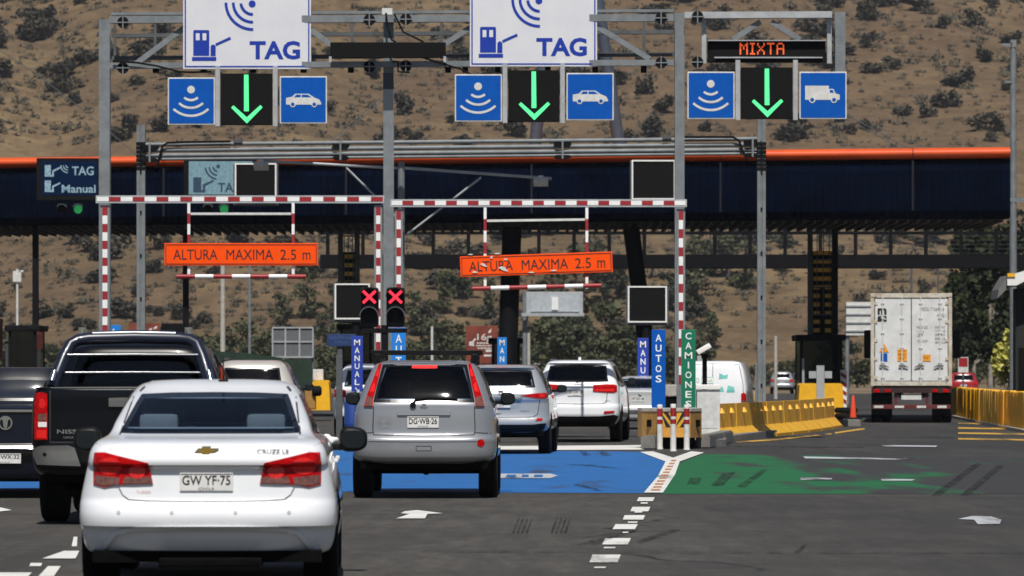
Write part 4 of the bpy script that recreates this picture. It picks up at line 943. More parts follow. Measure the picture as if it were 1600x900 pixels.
m = MB(); D = 165; pbox(m, -30, 498, 4, 560, D, .1); tag(m.build("billboard", MAROON), "maroon billboard cut by the left edge of the picture", "billboard")
D = 168.; t = thing("banner", "maroon banner with white marks behind the left ribbed post", "banner", (px(226, D), D, 0))
m = MB(); pbox(m, 201, 505, 250, 545, D, .08); m.build("panel", MAROON, t)
m = MB()
for (x, y) in ((216, 520), (222, 517), (232, 515), (240, 512)): ppoly(m, [(x, y + 3), (x + 5, y + 1), (x + 6, y - 3), (x + 1, y - 1)], D - .008, .006)
m.build("mark", DWHITE, t)
for x in (206, 246):
    m = MB(); m.box(px(x, D) - .05, D + .085, 0, px(x, D) + .05, D + .18, pz(510, D)); m.build("post", STEELD, t)
m = MB(); D = 171; pbox(m, 252, 505, 284, 560, D, .9, .03); tag(m.build("dark_cabinet", BLACKM), "black cabinet right of the maroon banner", "cabinet")
# dark green netting wall
m = MB(); pts = [(318, 548), (360, 550), (400, 553), (440, 559), (456, 562), (487, 560)]; D = 141.
A = [(px(x, D), pz(y, D)) for x, y in pts]; m.prism([(A[0][0], .02)] + A + [(A[-1][0], .02)], D, D + .25)
tag(m.build("netting_wall", M("dark green netting", (.008, .030, .018), .85, var=.25, vs=3)), "dark green shade netting wall behind the pickup and white sedan", "netting wall")
D = 139.; t = thing("machine", "ochre machine with a red and black head between netting and yellow block", "machine", (px(486, D), D, 0))
m = MB(); pbox(m, 476, 607, 493, 640, D, .5, .05); m.build("body", OCHRE, t)
m = MB(); m.lathe([(.1, -.05), (.16, 0), (.16, .2), (.1, .25)], P(490, 611, D), 'x', 16); m.build("head", BLACKM, t, smooth=40)
# small restriction sign right of the truck
D = 190.; t = thing("road_sign", "small white and red road sign above the red car", "sign", (px(1505, D), D, 0))
m = MB(); pbox(m, 1497, 558, 1513, 582, D, .05); m.build("board", DWHITE, t)
m = MB(); c = P(1505, 566, D); m.box(px(1498, D), D - .006, pz(573, D), px(1512, D), D - .001, pz(559, D)); m.build("symbol", REDST, t)
m = MB(); m.tube((px(1505, D), D + .1, 0), P(1505, 560, D + .1), .04); m.build("post", STEELD, t)
# poles
def pole(x, yt, D, r, label, fix=None, mat=STEEL, yb=None):
    t = thing("utility_pole", label, "pole", (px(x, D), D, 0)); m = MB(); m.tube((px(x, D), D, 0), P(x, yt, D), r * 1.25, r); m.build("shaft", mat, t, smooth=40)
    for (dx, y, wd, h) in fix or []:
        m = MB(); m.box(px(x + dx - wd/2, D), D - .12, pz(y + h/2, D), px(x + dx + wd/2, D), D - r - .002, pz(y - h/2, D), .01); m.build("fitting", mat, t)
pole(1583, 64, 165, .115, "tall grey lamp pole at the right edge with small fittings", [(0, 68, 9, 12), (-10, 70, 16, 5), (6, 312, 26, 8), (-8, 128, 12, 4)])
pole(348, 385, 225, .11, "pale wooden pole behind the left hanging orange sign", None, M("pale pole", (.42, .40, .36), .8))
pole(390, 400, 230, .07, "thin grey pole right of the pale wooden pole", None)
pole(27, 420, 200, .05, "thin pole with a small white box at far left", [(0, 432, 13, 17), (6, 424, 8, 3)], DWHITE)
pole(675, 510, 260, .07, "thin pale pole above the silver hatchback roof rack", None, DWHITE)
pole(826, 520, 250, .09, "short pale pole beside the overhead sign back's pole", None, M("pale pole", (.42, .40, .36), .8))
pole(1212, 525, 260, .09, "short pale pole right of the ribbed gantry post", None, M("pale pole", (.42, .40, .36), .8))
pole(1424, 400, 320, .08, "thin distant pole above the container's left half", None, STEELD)
pole(1466, 410, 330, .06, "thin distant pole above the container's right half", None, STEELD)
# power cables across the hillside
def cables(pts, n, gap, D, label):
    t = thing("power_line", label, "power line", P(*pts[0], D), "power cables across the hillside")
    for i in range(n):
        m = MB(); m.path([P(x + i*gap, y - i*gap*.4, D) for x, y in pts], .045, 5); m.build("cable", STEELD, t)
cables([(-60, 42), (0, 78), (60, 118), (118, 162), (190, 222), (300, 318)], 1, 0, 420, "single pale cable sloping down across the left hillside")
cables([(1120, 20), (1180, 84), (1250, 138), (1320, 184), (1400, 228), (1500, 278)], 2, 7, 430, "pair of dark cables sloping down right of the truck sign")
cables([(720, 30), (640, 110), (570, 175), (480, 250), (400, 310)], 2, 14, 440, "pair of dark cables rising behind the central gantry post")
# building at the right edge
D = 158.; t = thing("roadside_building", "dark roadside building with grey overhanging roof at the right edge", "building", (px(1640, D), D + 3, 0))
m = MB(); m.box(px(1592, D), D + 1.0, 0, px(1700, D), D + 1.9, pz(450, D)); m.build("wall", M("dark wall", (.012, .012, .013), .8, var=.2), t)
m = MB(); m.prism([(px(x, D), pz(y, D)) for x, y in ((1562, 452), (1560, 466), (1580, 446), (1590, 446), (1700, 446), (1700, 395), (1590, 428), (1575, 430))], D + .3, D + 2.6); m.build("roof", M("grey roof sheet", (.16, .165, .16), .6, var=.15), t)
m = MB(); m.prism([(px(x, D), pz(y, D)) for x, y in ((1574, 446), (1588, 446), (1600, 440), (1700, 404), (1700, 392), (1588, 427), (1574, 433))], D + .0, D + .28); m.build("edge_trim", WHITE, t)
m = MB(); m.box(px(1574, D), D - .05, pz(432.5, D), px(1586, D), D + .25, pz(427, D)); m.build("trim_cap", YELB, t)
m = MB(); m.box(px(1596, D), D + .96, .9, px(1612, D), D + .99, 2.4); m.build("window", BOOTHGL, t)
# ------------------------------------------------------------------ vehicles
def pchip(xs, ys, q):
    xs = np.array(xs, float); ys = np.array(ys, float); h = np.diff(xs); d = np.diff(ys) / h; n = len(xs); m = np.zeros(n)
    m[0], m[-1] = d[0], d[-1]
    for i in range(1, n - 1):
        if d[i-1] * d[i] > 0:
            w1, w2 = 2*h[i] + h[i-1], h[i] + 2*h[i-1]; m[i] = (w1 + w2) / (w1/d[i-1] + w2/d[i])
    i = np.clip(np.searchsorted(xs, q, side='right') - 1, 0, n - 2); t = (q - xs[i]) / h[i]
    return (2*t**3 - 3*t**2 + 1)*ys[i] + (t**3 - 2*t**2 + t)*h[i]*m[i] + (-2*t**3 + 3*t**2)*ys[i+1] + (t**3 - t**2)*h[i]*m[i+1]
SL = [0, .1, .2, .3, .4, .5, .58, .66, .73, .79, .84, .88, .915, .945, .968, .985, .996, 1.0]
class Shell:
    """A car body as a stack of plan outlines: rows of (z, rear y, front y, half width, rear corner depth, front corner depth)."""
    def __init__(s, rows, step=.02, pw=4.0, barrel=.03):
        a = np.array(rows, float); s.pw = pw; s.barrel = barrel
        zs = [a[0, 0]]
        for z0, z1 in zip(a[:-1, 0], a[1:, 0]):
            n = max(1, int(round((z1 - z0) / step))); zs += [z0 + (z1 - z0)*(k+1)/n for k in range(n)]
        s.z = np.array(zs); s.d = [pchip(a[:, 0], a[:, k], s.z) for k in range(1, 6)]
    def row(s, z): return [float(np.interp(z, s.z, d)) for d in s.d]
    def rear(s, x, z):
        yr, yf, W, kr, kf = s.row(z); t = min(1, abs(x) / (W * (1 - s.barrel))); return yr + kr * (1 - math.sqrt(max(0, 1 - t**s.pw)))
    def front(s, x, z):
        yr, yf, W, kr, kf = s.row(z); t = min(1, abs(x) / (W * (1 - s.barrel))); return yf - kf * (1 - math.sqrt(max(0, 1 - t**s.pw)))
    def side(s, y, z):
        yr, yf, W, kr, kf = s.row(z); a, b = yr + kr, yf - kf
        if y < a: return W * (1 - s.barrel) * (max(0, 1 - (1 - (y - yr)/kr)**2))**(1/s.pw) if y > yr else 0
        if y > b: return W * (1 - s.barrel) * (max(0, 1 - (1 - (yf - y)/kf)**2))**(1/s.pw) if y < yf else 0
        t = (y - a) / max(1e-6, b - a); return W * (1 - s.barrel * (2*t - 1)**2)
    def body(s, name, mat, parent, holes_r=None, holes_s=None, holes_f=None, wells=(), ns=44):
        m = MB(); rows = []; kinds = []
        for i, z in enumerate(s.z):
            yr, yf, W, kr, kf = [d[i] for d in s.d]; Wr = W * (1 - s.barrel); a, b = yr + kr, yf - kf; ring = []; kd = []
            for t in SL: ring.append((Wr*t, yr + kr*(1 - math.sqrt(max(0, 1 - t**s.pw))), z)); kd.append('r')
            for j in range(1, ns):
                t = j / ns; ring.append((W*(1 - s.barrel*(2*t - 1)**2), a + (b - a)*t, z)); kd.append('s')
            for t in SL[::-1]: ring.append((Wr*t, yf - kf*(1 - math.sqrt(max(0, 1 - t**s.pw))), z)); kd.append('f')
            full = ring + [(-x, y, zz) for x, y, zz in ring[-2:0:-1]]
            if not kinds: kinds = kd + kd[-2:0:-1]
            rows.append([m.bm.verts.new(p) for p in full])
        n = len(kinds)
        for A, B in zip(rows, rows[1:]):
            for k in range(n):
                q = [A[k], A[(k+1) % n], B[(k+1) % n], B[k]]; c = sum((v.co for v in q), Vector()) / 4
                kk = kinds[k] if kinds[k] == kinds[(k+1) % n] else 's'
                if kk == 'r' and holes_r and inside(holes_r, abs(c.x), c.z): continue
                if kk == 'f' and holes_f and inside(holes_f, abs(c.x), c.z): continue
                if kk == 's':
                    if holes_s and any(inside(h, c.y, c.z) for h in holes_s): continue
                    if any((c.y - wy)**2 + (c.z - wz)**2 < wr**2 for wy, wz, wr in wells): continue
                m._f(q)
        m._f(rows[-1])
        return m.build(name, mat, parent, smooth=32)
    def patch(s, poly, off=.004, thick=.006, mode='rear', sgn=1, cut=.045, mb=None, mi=0):
        """a panel lying on the body: poly in (x,z) for rear and front, (y,z) for a side"""
        bm = bmesh.new(); bm.faces.new([bm.verts.new((u, 0, v)) for u, v in poly])
        us = [p[0] for p in poly]; vs = [p[1] for p in poly]
        for lo, hi, no, ax in ((min(us), max(us), (1, 0, 0), 0), (min(vs), max(vs), (0, 0, 1), 2)):
            n = int((hi - lo) / cut)
            for k in range(1, n + 1):
                co = [0, 0, 0]; co[ax] = lo + (hi - lo) * k / (n + 1)
                bmesh.ops.bisect_plane(bm, geom=bm.verts[:] + bm.edges[:] + bm.faces[:], plane_co=co, plane_no=no)
        for v in bm.verts:
            u, z = v.co.x, v.co.z
            if mode == 'rear': v.co.y = s.rear(u, z) - off
            elif mode == 'front': v.co.y = s.front(u, z) + off
            else: v.co = Vector((sgn * (s.side(u, z) + off), u, z))
        if thick:
            r = bmesh.ops.extrude_face_region(bm, geom=bm.faces[:])
            for g in r['geom']:
                if isinstance(g, bmesh.types.BMVert):
                    if mode == 'side': g.co.x -= sgn * thick
                    else: g.co.y += thick if mode == 'rear' else -thick
        m = mb or MB(); mp = {v: m.bm.verts.new(v.co) for v in bm.verts}
        for f in bm.faces:
            try: g = m.bm.faces.new([mp[v] for v in f.verts]); g.material_index = mi
            except ValueError: pass
        bm.free(); return m
    def ring(s, outer, inner, mb, mode='rear', sgn=1, off=.002, mi=0):
        n = len(outer)
        for i in range(n):
            j = (i + 1) % n; s.patch([outer[i], outer[j], inner[j], inner[i]], off, 0, mode, sgn, .06, mb, mi)
        return mb
    def seam(s, pts, mb, wdt=.008, off=.0015, mode='rear', sgn=1):
        for (u0, v0), (u1, v1) in zip(pts, pts[1:]):
            l = math.hypot(u1-u0, v1-v0); a, b = -(v1-v0)/l*wdt/2, (u1-u0)/l*wdt/2
            s.patch([(u0+a, v0+b), (u1+a, v1+b), (u1-a, v1-b), (u0-a, v0-b)], off, 0, mode, sgn, .05, mb)
        return mb
def inside(poly, x, y):
    c = False; j = len(poly) - 1
    for i in range(len(poly)):
        (xi, yi), (xj, yj) = poly[i], poly[j]
        if (yi > y) != (yj > y) and x < (xj - xi) * (y - yi) / (yj - yi) + xi: c = not c
        j = i
    return c
def shrink(poly, d):
    """move a polygon's corners inwards by d (either winding)"""
    n = len(poly); ar = sum(poly[i][0]*poly[(i+1) % n][1] - poly[(i+1) % n][0]*poly[i][1] for i in range(n)); s = 1 if ar > 0 else -1; out = []
    for i in range(n):
        p0, p1, p2 = Vector(poly[i-1]), Vector(poly[i]), Vector(poly[(i+1) % n]); e1 = (p1-p0).normalized(); e2 = (p2-p1).normalized()
        n1, n2 = Vector((-e1.y, e1.x))*s, Vector((-e2.y, e2.x))*s; b = (n1 + n2); l = b.dot(n1); out.append(tuple(p1 + b * d / max(.3, l)))
    return out
mir = lambda poly: [(-x, z) for x, z in poly]
def sym(half):
    """close an outline given by its right half (from the bottom middle to the top middle)"""
    return half + [(-x, z) for x, z in half[::-1] if x > 1e-6]
WHEELS = {}
def wheel(parent, x, y, r, wd, rimmat):
    key = (r, wd, rimmat.name, x > 0)
    if key in WHEELS:
        o = WHEELS[key].copy(); COL.objects.link(o); o.parent = parent; o.location = (x, y, r); ORG[o.name] = Vector()
        for c in WHEELS[key].children: q = c.copy(); COL.objects.link(q); q.parent = o
        return
    s = 1 if x > 0 else -1
    m = MB(); prof = [(r*.62, -wd/2), (r*.9, -wd/2), (r*.97, -wd*.42), (r, -wd*.3)]
    for g in (-.16, 0, .16): prof += [(r, wd*(g - .05)), (r*.975, wd*(g - .04)), (r*.975, wd*(g + .04)), (r, wd*(g + .05))]
    prof += [(r, wd*.3), (r*.97, wd*.42), (r*.9, wd/2), (r*.62, wd/2)]
    m.lathe(prof, (0, 0, 0), 'x', 36); o = m.build("wheel", RUBBER, parent, smooth=35); o.location = (x, y, r)
    m = MB(); m.lathe([(r*.64, s*wd*.20), (r*.64, s*wd*.44), (r*.58, s*wd*.41), (r*.56, s*wd*.26)], (0, 0, 0), 'x', 30)
    for k in range(5):
        a = 2*math.pi*k/5; m.bar((s*wd*.33, 0, 0), (s*wd*.35, math.cos(a)*r*.58, math.sin(a)*r*.58), r*.16, .03)
    m.lathe([(r*.14, s*wd*.26), (r*.14, s*wd*.39), (r*.1, s*wd*.41)], (0, 0, 0), 'x', 16)
    m.build("rim", rimmat, o, smooth=35); WHEELS[key] = o
def seats(t, y, w, z0, zs, head=.60, mat=SEAT, rear=True, n=(-.38, .38), hr=None):
    for x in n:
        m = MB(); m.box(x - .24, y - .07, z0, x + .24, y + .08, zs, .06, rot=Matrix.Rotation(R(-12), 3, 'X')); m.box(x - .15, y - .14, zs + .02, x + .15, y - .04, zs + .21, .045); m.box(x - .24, y, z0 - .2, x + .24, y + .5, z0 + .02, .05); m.build("front_seat", hr or mat, t, smooth=40)
    if rear:
        yy = y - .85; m = MB(); m.box(-w, yy - .07, z0, w, yy + .07, zs - .10, .05); m.build("rear_bench", mat, t, smooth=40)
        for x in n:
            m = MB(); m.box(x - .14, yy - .06, zs - .09, x + .14, yy + .04, zs + .08, .04); m.build("headrest", hr or mat, t, smooth=40)
def car(name, label, cat, sh, paint_, L, wheels, glass_r, glass_s=(), glass_f=None, wells=.05, gl=GL_D, rim=STEEL, mirrors=None, interior=None, under=.27, frit=.035):
    t = thing(name, label, cat)
    r, wd, tr, ya, yb = wheels
    inn_r = shrink(glass_r, frit) if glass_r else None
    half = lambda p: [(max(0, x), z) for x, z in p] if p else None
    hs = [shrink(g, .035) for g in glass_s]
    sh.body("body", paint_, t, holes_r=[(x, z) for x, z in inn_r] if inn_r else None, holes_s=hs, holes_f=shrink(glass_f, .03) if glass_f else None, wells=((ya, r, r + wells), (yb, r, r + wells)))
    if glass_r:
        sh.patch(glass_r, .005, 0).build("rear_window", gl, t, smooth=60)
        sh.ring(glass_r, inn_r, MB(), off=.0065).build("window_border", FRIT, t, smooth=60)
    for g, h in zip(glass_s, hs):
        for s_ in (-1, 1):
            m = sh.patch(g, .004, 0, 'side', s_, .12); w_ = m.build("side_window", gl, t, smooth=60)
            sh.ring(g, h, MB(), 'side', s_, .0055).build("window_border", FRIT, w_, smooth=60)
    if glass_f:
        sh.patch(glass_f, .005, 0, 'front', 1, .12).build("windscreen", GL_M, t, smooth=60)
    for x in (-tr, tr):
        for y in (ya, yb): wheel(t, x, y, r, wd, rim)
    W = max(sh.d[2]); m = MB()
    m.box(-W*.86, .18, under, W*.86, L - .2, under + .08)
    for y in (ya, yb):
        m.tube((-tr - .02, y, r), (tr + .02, y, r), .06)
        m.box(-tr + wd*.6, y - r - .1, under + .02, tr - wd*.6, y + r + .1, r*2 + .12)
    m.build("underbody", UNDER, t)
    for y in (ya, yb):
        for s_ in (-1, 1):
            m = MB(); n = 16; rr = r + wells + .015
            q = [(y + rr*math.cos(math.pi*k/n), r + rr*math.sin(math.pi*k/n)) for k in range(n + 1)]
            for (y0, z0), (y1, z1) in zip(q, q[1:]):
                m._f([m.bm.verts.new((s_*x, yy, zz)) for x, yy, zz in ((tr - wd*.6, y0, z0), (tr - wd*.6, y1, z1), (sh.side(y1, max(z1, sh.z[0])) - .006, y1, z1), (sh.side(y0, max(z0, sh.z[0])) - .006, y0, z0))])
            m.build("wheel_well", UNDER, t)
    if mirrors:
        mx, my, mz, mw, mh, mm = mirrors
        for s_ in (-1, 1):
            m = MB(); bmesh.ops.create_uvsphere(m.bm, u_segments=24, v_segments=14, radius=1)
            for v in m.bm.verts:
                q = [math.copysign(abs(c)**.68, c) for c in v.co]; v.co = Vector((s_*(mx + mw*(.5 + .5*q[0])), my + .07 + .085*q[1]*(1 if q[1] > 0 else .8), mz + mh*(.5 + .5*q[2]*(1 - .12*q[0]))))
            m.box(s_*(mx - .10), my + .05, mz + .01, s_*(mx + .03), my + .1, mz + .06, .01)
            o = m.build("wing_mirror", mm, t, smooth=50)
            m = MB(); m.prism([(s_*(mx + mw*.5) + mw*.40*math.copysign(abs(math.cos(a))**.7, math.cos(a)), mz + mh*.5 + mh*.36*math.copysign(abs(math.sin(a))**.7, math.sin(a))) for a in [2*math.pi*j/20 for j in range(20)]], my - .012, my + .002); m.build("mirror_glass", M("mirror glass", (.035, .045, .055), .1, .8, var=.05), o)
    if interior:
        y, w, z0, zs, kw = interior
        m = MB(); m.box(-w - .1, .75, z0 - .32, w + .1, L*.72, z0 - .25); m.box(-w - .12, y + .75, z0 - .1, w + .12, y + 1.15, z0 + .12, .05)
        m.lathe([(.17, -.01), (.19, -.01), (.19, .015), (.17, .015)], (-.38, y + .62, z0 + .18), 'y', 20); m.box(-.13, y + .78, zs + .12, .13, y + .80, zs + .19, .005)
        m.build("cabin", CABIN, t); seats(t, y, w, z0, zs, **kw)
    return t
def plate(t, sh, cx, cz, w, h, txt, sub="CHILE", dark=False):
    y = min(sh.rear(cx - w/2, cz), sh.rear(cx, cz + h/2), sh.rear(cx, cz - h/2)) - .012
    m = MB(); m.box(cx - w/2, y, cz - h/2, cx + w/2, y + .02, cz + h/2, .006); p = m.build("number_plate", PLATE, t)
    m = MB(); m.text(txt, cx, cz + h*.10, w*.90, h*.52, y - .003, bold=.01)
    if sub: m.text(sub, cx, cz - h*.36, w*.30, h*.12, y - .003)
    m.box(cx - w/2 + .006, y - .003, cz + h/2 - .010, cx + w/2 - .006, y - .001, cz + h/2 - .005); m.build("lettering", INK, p); return p
def lamp(t, sh, poly, mats, splits=None, off=.014, thick=.03, nm="tail_lamp", both=True):
    """mats: list of (polygon, material) lying on the first polygon"""
    for s_ in ((1, -1) if both else (1,)):
        f = (lambda p: p) if s_ > 0 else mir
        m = sh.patch(f(poly), off, thick, cut=.03); o = m.build(nm, mats[0], t, smooth=40)
        for pl, mm, nm2 in splits or []:
            sh.patch(f(pl), off + .004, .004, cut=.03).build(nm2, mm, o, smooth=40)
def ellipse(cx, cz, a, b, n=16): return [(cx + a*math.cos(2*math.pi*k/n), cz + b*math.sin(2*math.pi*k/n)) for k in range(n)]
def place(t, xpx, D, head):
    t.location = (px(xpx, D), D, 0); t.rotation_euler = (0, 0, R(-head))

# ---- white sedan in front
sh = Shell([(.235, .25, 4.45, .76, .32, .5), (.27, .19, 4.50, .86, .34, .5), (.36, .115, 4.55, .895, .36, .5), (.435, .07, 4.57, .905, .36, .5), (.452, .012, 4.57, .910, .37, .5),
    (.52, .0, 4.57, .914, .38, .5), (.60, .025, 4.56, .912, .38, .5), (.635, .050, 4.55, .908, .38, .5), (.74, .058, 4.50, .888, .38, .5), (.858, .062, 4.40, .860, .38, .5), (.872, .014, 4.36, .855, .37, .5), (.90, .008, 4.30, .85, .36, .5),
    (.96, .035, 4.15, .838, .34, .5), (1.005, .085, 3.95, .815, .33, .6), (1.035, .20, 3.7, .79, .32, .6), (1.05, .36, 3.5, .765, .31, .6), (1.064, .56, 3.42, .742, .30, .6), (1.16, .90, 3.24, .705, .29, .55), (1.26, 1.24, 3.06, .662, .27, .5), (1.34, 1.53, 2.88, .625, .25, .45),
    (1.385, 1.72, 2.74, .595, .23, .4), (1.42, 1.85, 2.6, .55, .21, .35), (1.445, 1.98, 2.45, .47, .18, .25), (1.455, 2.08, 2.32, .30, .12, .15)], step=.018)
g_r = sym([(0, 1.078), (.50, 1.078), (.635, 1.082), (.605, 1.16), (.55, 1.30), (.525, 1.352), (.30, 1.362), (0, 1.365)])
g_s = [[(1.15, 1.08), (2.18, 1.06), (2.18, 1.36), (1.75, 1.345)], [(2.24, 1.06), (3.1, 1.05), (2.78, 1.36), (2.24, 1.36)]]
g_f = sym([(0, 1.09), (.60, 1.09), (.52, 1.36), (0, 1.37)])
cz_ = car("white_sedan", "white four-door sedan nearest the camera with chrome plate and red lamps", "car", sh, P_WHITE, 4.6, (.325, .24, .772, .98, 3.66), g_r, g_s, g_f, mirrors=(.885, 2.75, .915, .21, .185, BLACK), interior=(2.05, .58, .70, 1.13, dict(hr=SEATL)), gl=glass("navy tinted window glass", (.72, .84, 1.0), .03, .52, 1.36), rim=STEELD, under=.2)
t = cz_
lp = [(.365, .745), (.395, .885), (.70, .958), (.776, .955), (.785, .88), (.782, .735), (.70, .718), (.62, .735)]
lamp(t, sh, lp, [REDGL], [([(.372, .748), (.375, .79), (.56, .79), (.575, .744), (.50, .742)], AMBER, "reverse_lens"), ([(.60, .738), (.59, .785), (.772, .80), (.775, .742), (.70, .728)], AMBER, "indicator_lens"), (ellipse(.665, .862, .085, .06), REDLIT, "lamp_core"), (ellipse(.475, .825, .058, .048), REDLIT, "lamp_core")])
m = MB()
for s_ in (-1, 1): sh.seam([(s_*x, z) for x, z in ((.79, 1.02), (.74, 1.005), (.70, .965))], m, .006); sh.seam([(s_*x, z) for x, z in ((.60, .715), (.575, .665), (.53, .634), (.4, .626), (0, .622))], m, .007)
for s_ in (-1, 1): sh.seam([(s_*.63, 1.07), (s_*.575, 1.37)], m, .012); 
for s_ in (-1, 1): sh.seam([(s_*.545, 1.37), (s_*.49, 1.432)], m, .016)
m.build("panel_gap", SEAM, t)
m = MB()
for x in (-.60, -.235, .20, .565): sh.patch(ellipse(x, .548, .013, .013, 12), .003, .004, cut=.02, mb=m)
m.build("parking_sensor", M("sensor grey", (.45, .45, .46), .5), t)
# raised lower bumper lip
m = MB()
arch = [(-.79, .262), (-.735, .30), (-.69, .355), (-.645, .405), (-.58, .432), (-.48, .443), (-.25, .447), (0, .448)]; arch = arch + [(-x, z) for x, z in arch[-2::-1]]
up_ = arch + [(x*.955, z - (.030 if abs(x) < .6 else .012)) for x, z in arch[::-1]]
sh.patch(up_, .034, .06, cut=.03, mb=m); m.build("bumper_lip", P_WHITE, t, smooth=60)
m = MB(); sh.patch(sym([(0, .864), (.36, .864), (.40, .846), (.34, .838), (0, .836)]), .012, .012, mb=m); m.build("plate_garnish", paint("white car paint shade", (.70, .71, .72), 0, .4), t, smooth=50)  # body white repeated greyer, shade under the crease put into the colour
plate(t, sh, 0, .755, .365, .125, "GW YF\u00b775")
y = sh.rear(0, .967); m = MB()
m.prism([(x, z + .967) for x, z in ((-.085, -.012), (-.055, .020), (-.032, .020), (-.028, .034), (.034, .034), (.030, .020), (.085, .020), (.060, -.014), (.030, -.014), (.026, -.032), (-.034, -.032), (-.030, -.012))], y - .014, y + .01); m.build("emblem_rim", CHROME, t)
m = MB(); m.prism([(x*.84, z*.78 + .967) for x, z in ((-.085, -.012), (-.055, .020), (-.032, .020), (-.028, .034), (.034, .034), (.030, .020), (.085, .020), (.060, -.014), (.030, -.014), (.026, -.032), (-.034, -.032), (-.030, -.012))], y - .019, y - .0145); m.build("emblem", GOLD, t)
m = MB(); m.text("CRUZE LS", .455, .965, .215, .030, 0, bold=.012, fn=lambda x, z: sh.rear(x, z) - .012); m.build("badge", INK, t)
m = MB(); m.text("TURBO", -.43, .688, .10, .018, 0, fn=lambda x, z: sh.rear(x, z) - .005); m.build("badge", M("faded red badge", (.55, .30, .30), .5), t)
m = MB(); m.box(.015, 1.94, 1.43, .085, 2.06, 1.455, .008); m.tube((.05, 1.98, 1.45), (.05, 1.88, 1.62), .006); m.build("antenna", BLACK, t)
m = MB(); m.box(-.33, .06, .17, .38, .6, .235, .02); m.build("silencer", UNDER, t)
for s_ in (-1, 1):
    for y in (1.55, 2.5):
        m = MB(); m.box(s_*(sh.side(y, .87) + .006), y, .86, s_*(sh.side(y, .87) + .035), y + .2, .89, .008); m.build("door_handle", P_WHITE, t)
m = MB()
for s_ in (-1, 1):
    for pts in (((1.45, 1.04), (1.4, .62), (1.5, .3)), ((2.25, 1.04), (2.25, .28)), ((3.2, 1.0), (3.22, .3))): sh.seam(pts, m, .01, mode='side', sgn=s_)
m.build("door_gap", SEAM, t)
m = MB(); m.box(-.10, 1.48, 1.30, .10, 1.55, 1.325, .006); m.build("brake_light", M("unlit brake light", (.2, .02, .02), .3), t)
place(t, 322, 30.6, -1.7)

# ---- silver hatchback with roof rack
sh = Shell([(.42, .16, 4.3, .78, .34, .4), (.46, .05, 4.38, .84, .34, .4), (.50, .015, 4.4, .872, .34, .4), (.60, .0, 4.42, .882, .34, .4), (.70, .0, 4.42, .882, .33, .4), (.735, .02, 4.4, .878, .32, .4), (.755, .05, 4.38, .872, .30, .4),
    (.80, .065, 4.35, .868, .28, .4), (1.0, .075, 4.1, .858, .28, .5), (1.06, .08, 3.6, .848, .28, .5), (1.13, .085, 3.4, .83, .28, .55), (1.155, .10, 3.35, .812, .27, .55), (1.23, .138, 3.2, .787, .265, .5), (1.30, .178, 3.1, .762, .26, .5), (1.38, .228, 2.97, .735, .255, .5), (1.45, .278, 2.85, .702, .25, .45), (1.56, .368, 2.65, .65, .24, .4),
    (1.605, .41, 2.5, .615, .24, .35), (1.635, .52, 2.35, .56, .24, .3), (1.655, .75, 2.1, .45, .22, .2)], step=.02)
g_r = sym([(0, 1.150), (.40, 1.152), (.605, 1.156), (.565, 1.35), (.505, 1.605), (.3, 1.612), (0, 1.614)])
g_s = [[(.62, 1.17), (1.35, 1.14), (1.35, 1.55), (.80, 1.55)], [(1.42, 1.14), (2.25, 1.12), (2.25, 1.56), (1.42, 1.55)], [(2.32, 1.12), (3.1, 1.12), (2.68, 1.54), (2.32, 1.56)]]
g_f = sym([(0, 1.16), (.68, 1.16), (.58, 1.55), (0, 1.57)])
t = car("silver_hatchback", "silver hatchback with black roof bar and tall red corner lamps, third brake light in window", "car", sh, P_SILV, 4.5, (.345, .225, .755, .82, 3.45), g_r, g_s, g_f, mirrors=(.88, 2.70, 1.10, .18, .16, BLACK), interior=(1.95, .6, .80, 1.20, {}), rim=STEEL, under=.36, gl=GL_D)
lp = [(.612, 1.100), (.610, 1.20), (.565, 1.38), (.518, 1.615), (.55, 1.618), (.62, 1.42), (.685, 1.24), (.722, 1.10)]
lamp(t, sh, lp, [REDGL], [([(.618, 1.106), (.616, 1.21), (.68, 1.23), (.712, 1.106)], AMBER, "indicator_lens"), ([(.60, 1.28), (.585, 1.36), (.612, 1.40), (.655, 1.28)], REDLIT, "lamp_core"), ([(.555, 1.46), (.54, 1.55), (.565, 1.55), (.592, 1.46)], REDLIT, "lamp_core")], off=.022)
m = MB(); sh.patch(sym([(0, 1.555), (.155, 1.558), (.15, 1.595), (0, 1.597)]), .014, .008, mb=m); m.build("brake_light", REDLIT, t)
sh.patch(sym([(0, .86), (.27, .86), (.30, .885), (.30, 1.055), (0, 1.06)]), -.004, 0).build("plate_recess", M("silver car paint recess", (.36, .37, .40), .55, .4), t)
m = MB(); sh.patch(sym([(0, 1.00), (.315, 1.0), (.32, 1.05), (.29, 1.066), (0, 1.07)]), .022, .03, mb=m); m.build("plate_garnish", P_SILV, t, smooth=50)
plate(t, sh, -.01, .915, .375, .135, "DG\u00b7WB\u00b726")
m = MB()
for pl in (((-.60, 1.14), (-.61, .82), (-.60, .765), (0, .755), (.60, .765), (.61, .82), (.60, 1.14)), ((-.80, .78), (-.61, .79)), ((.61, .79), (.80, .78))): sh.seam(pl, m, .012)
m.build("panel_gap", SEAM, t)
m = MB(); sh.seam(((-.66, .685), (0, .68), (.66, .685)), m, .008); sh.seam(((-.09, .63), (.09, .63), (.09, .575), (-.09, .575), (-.09, .63)), m, .008); m.build("bumper_crease", SEAM, t)
sh.patch(ellipse(.68, .668, .045, .045, 18), .008, .01, cut=.03).build("reflector", REDGL, t)
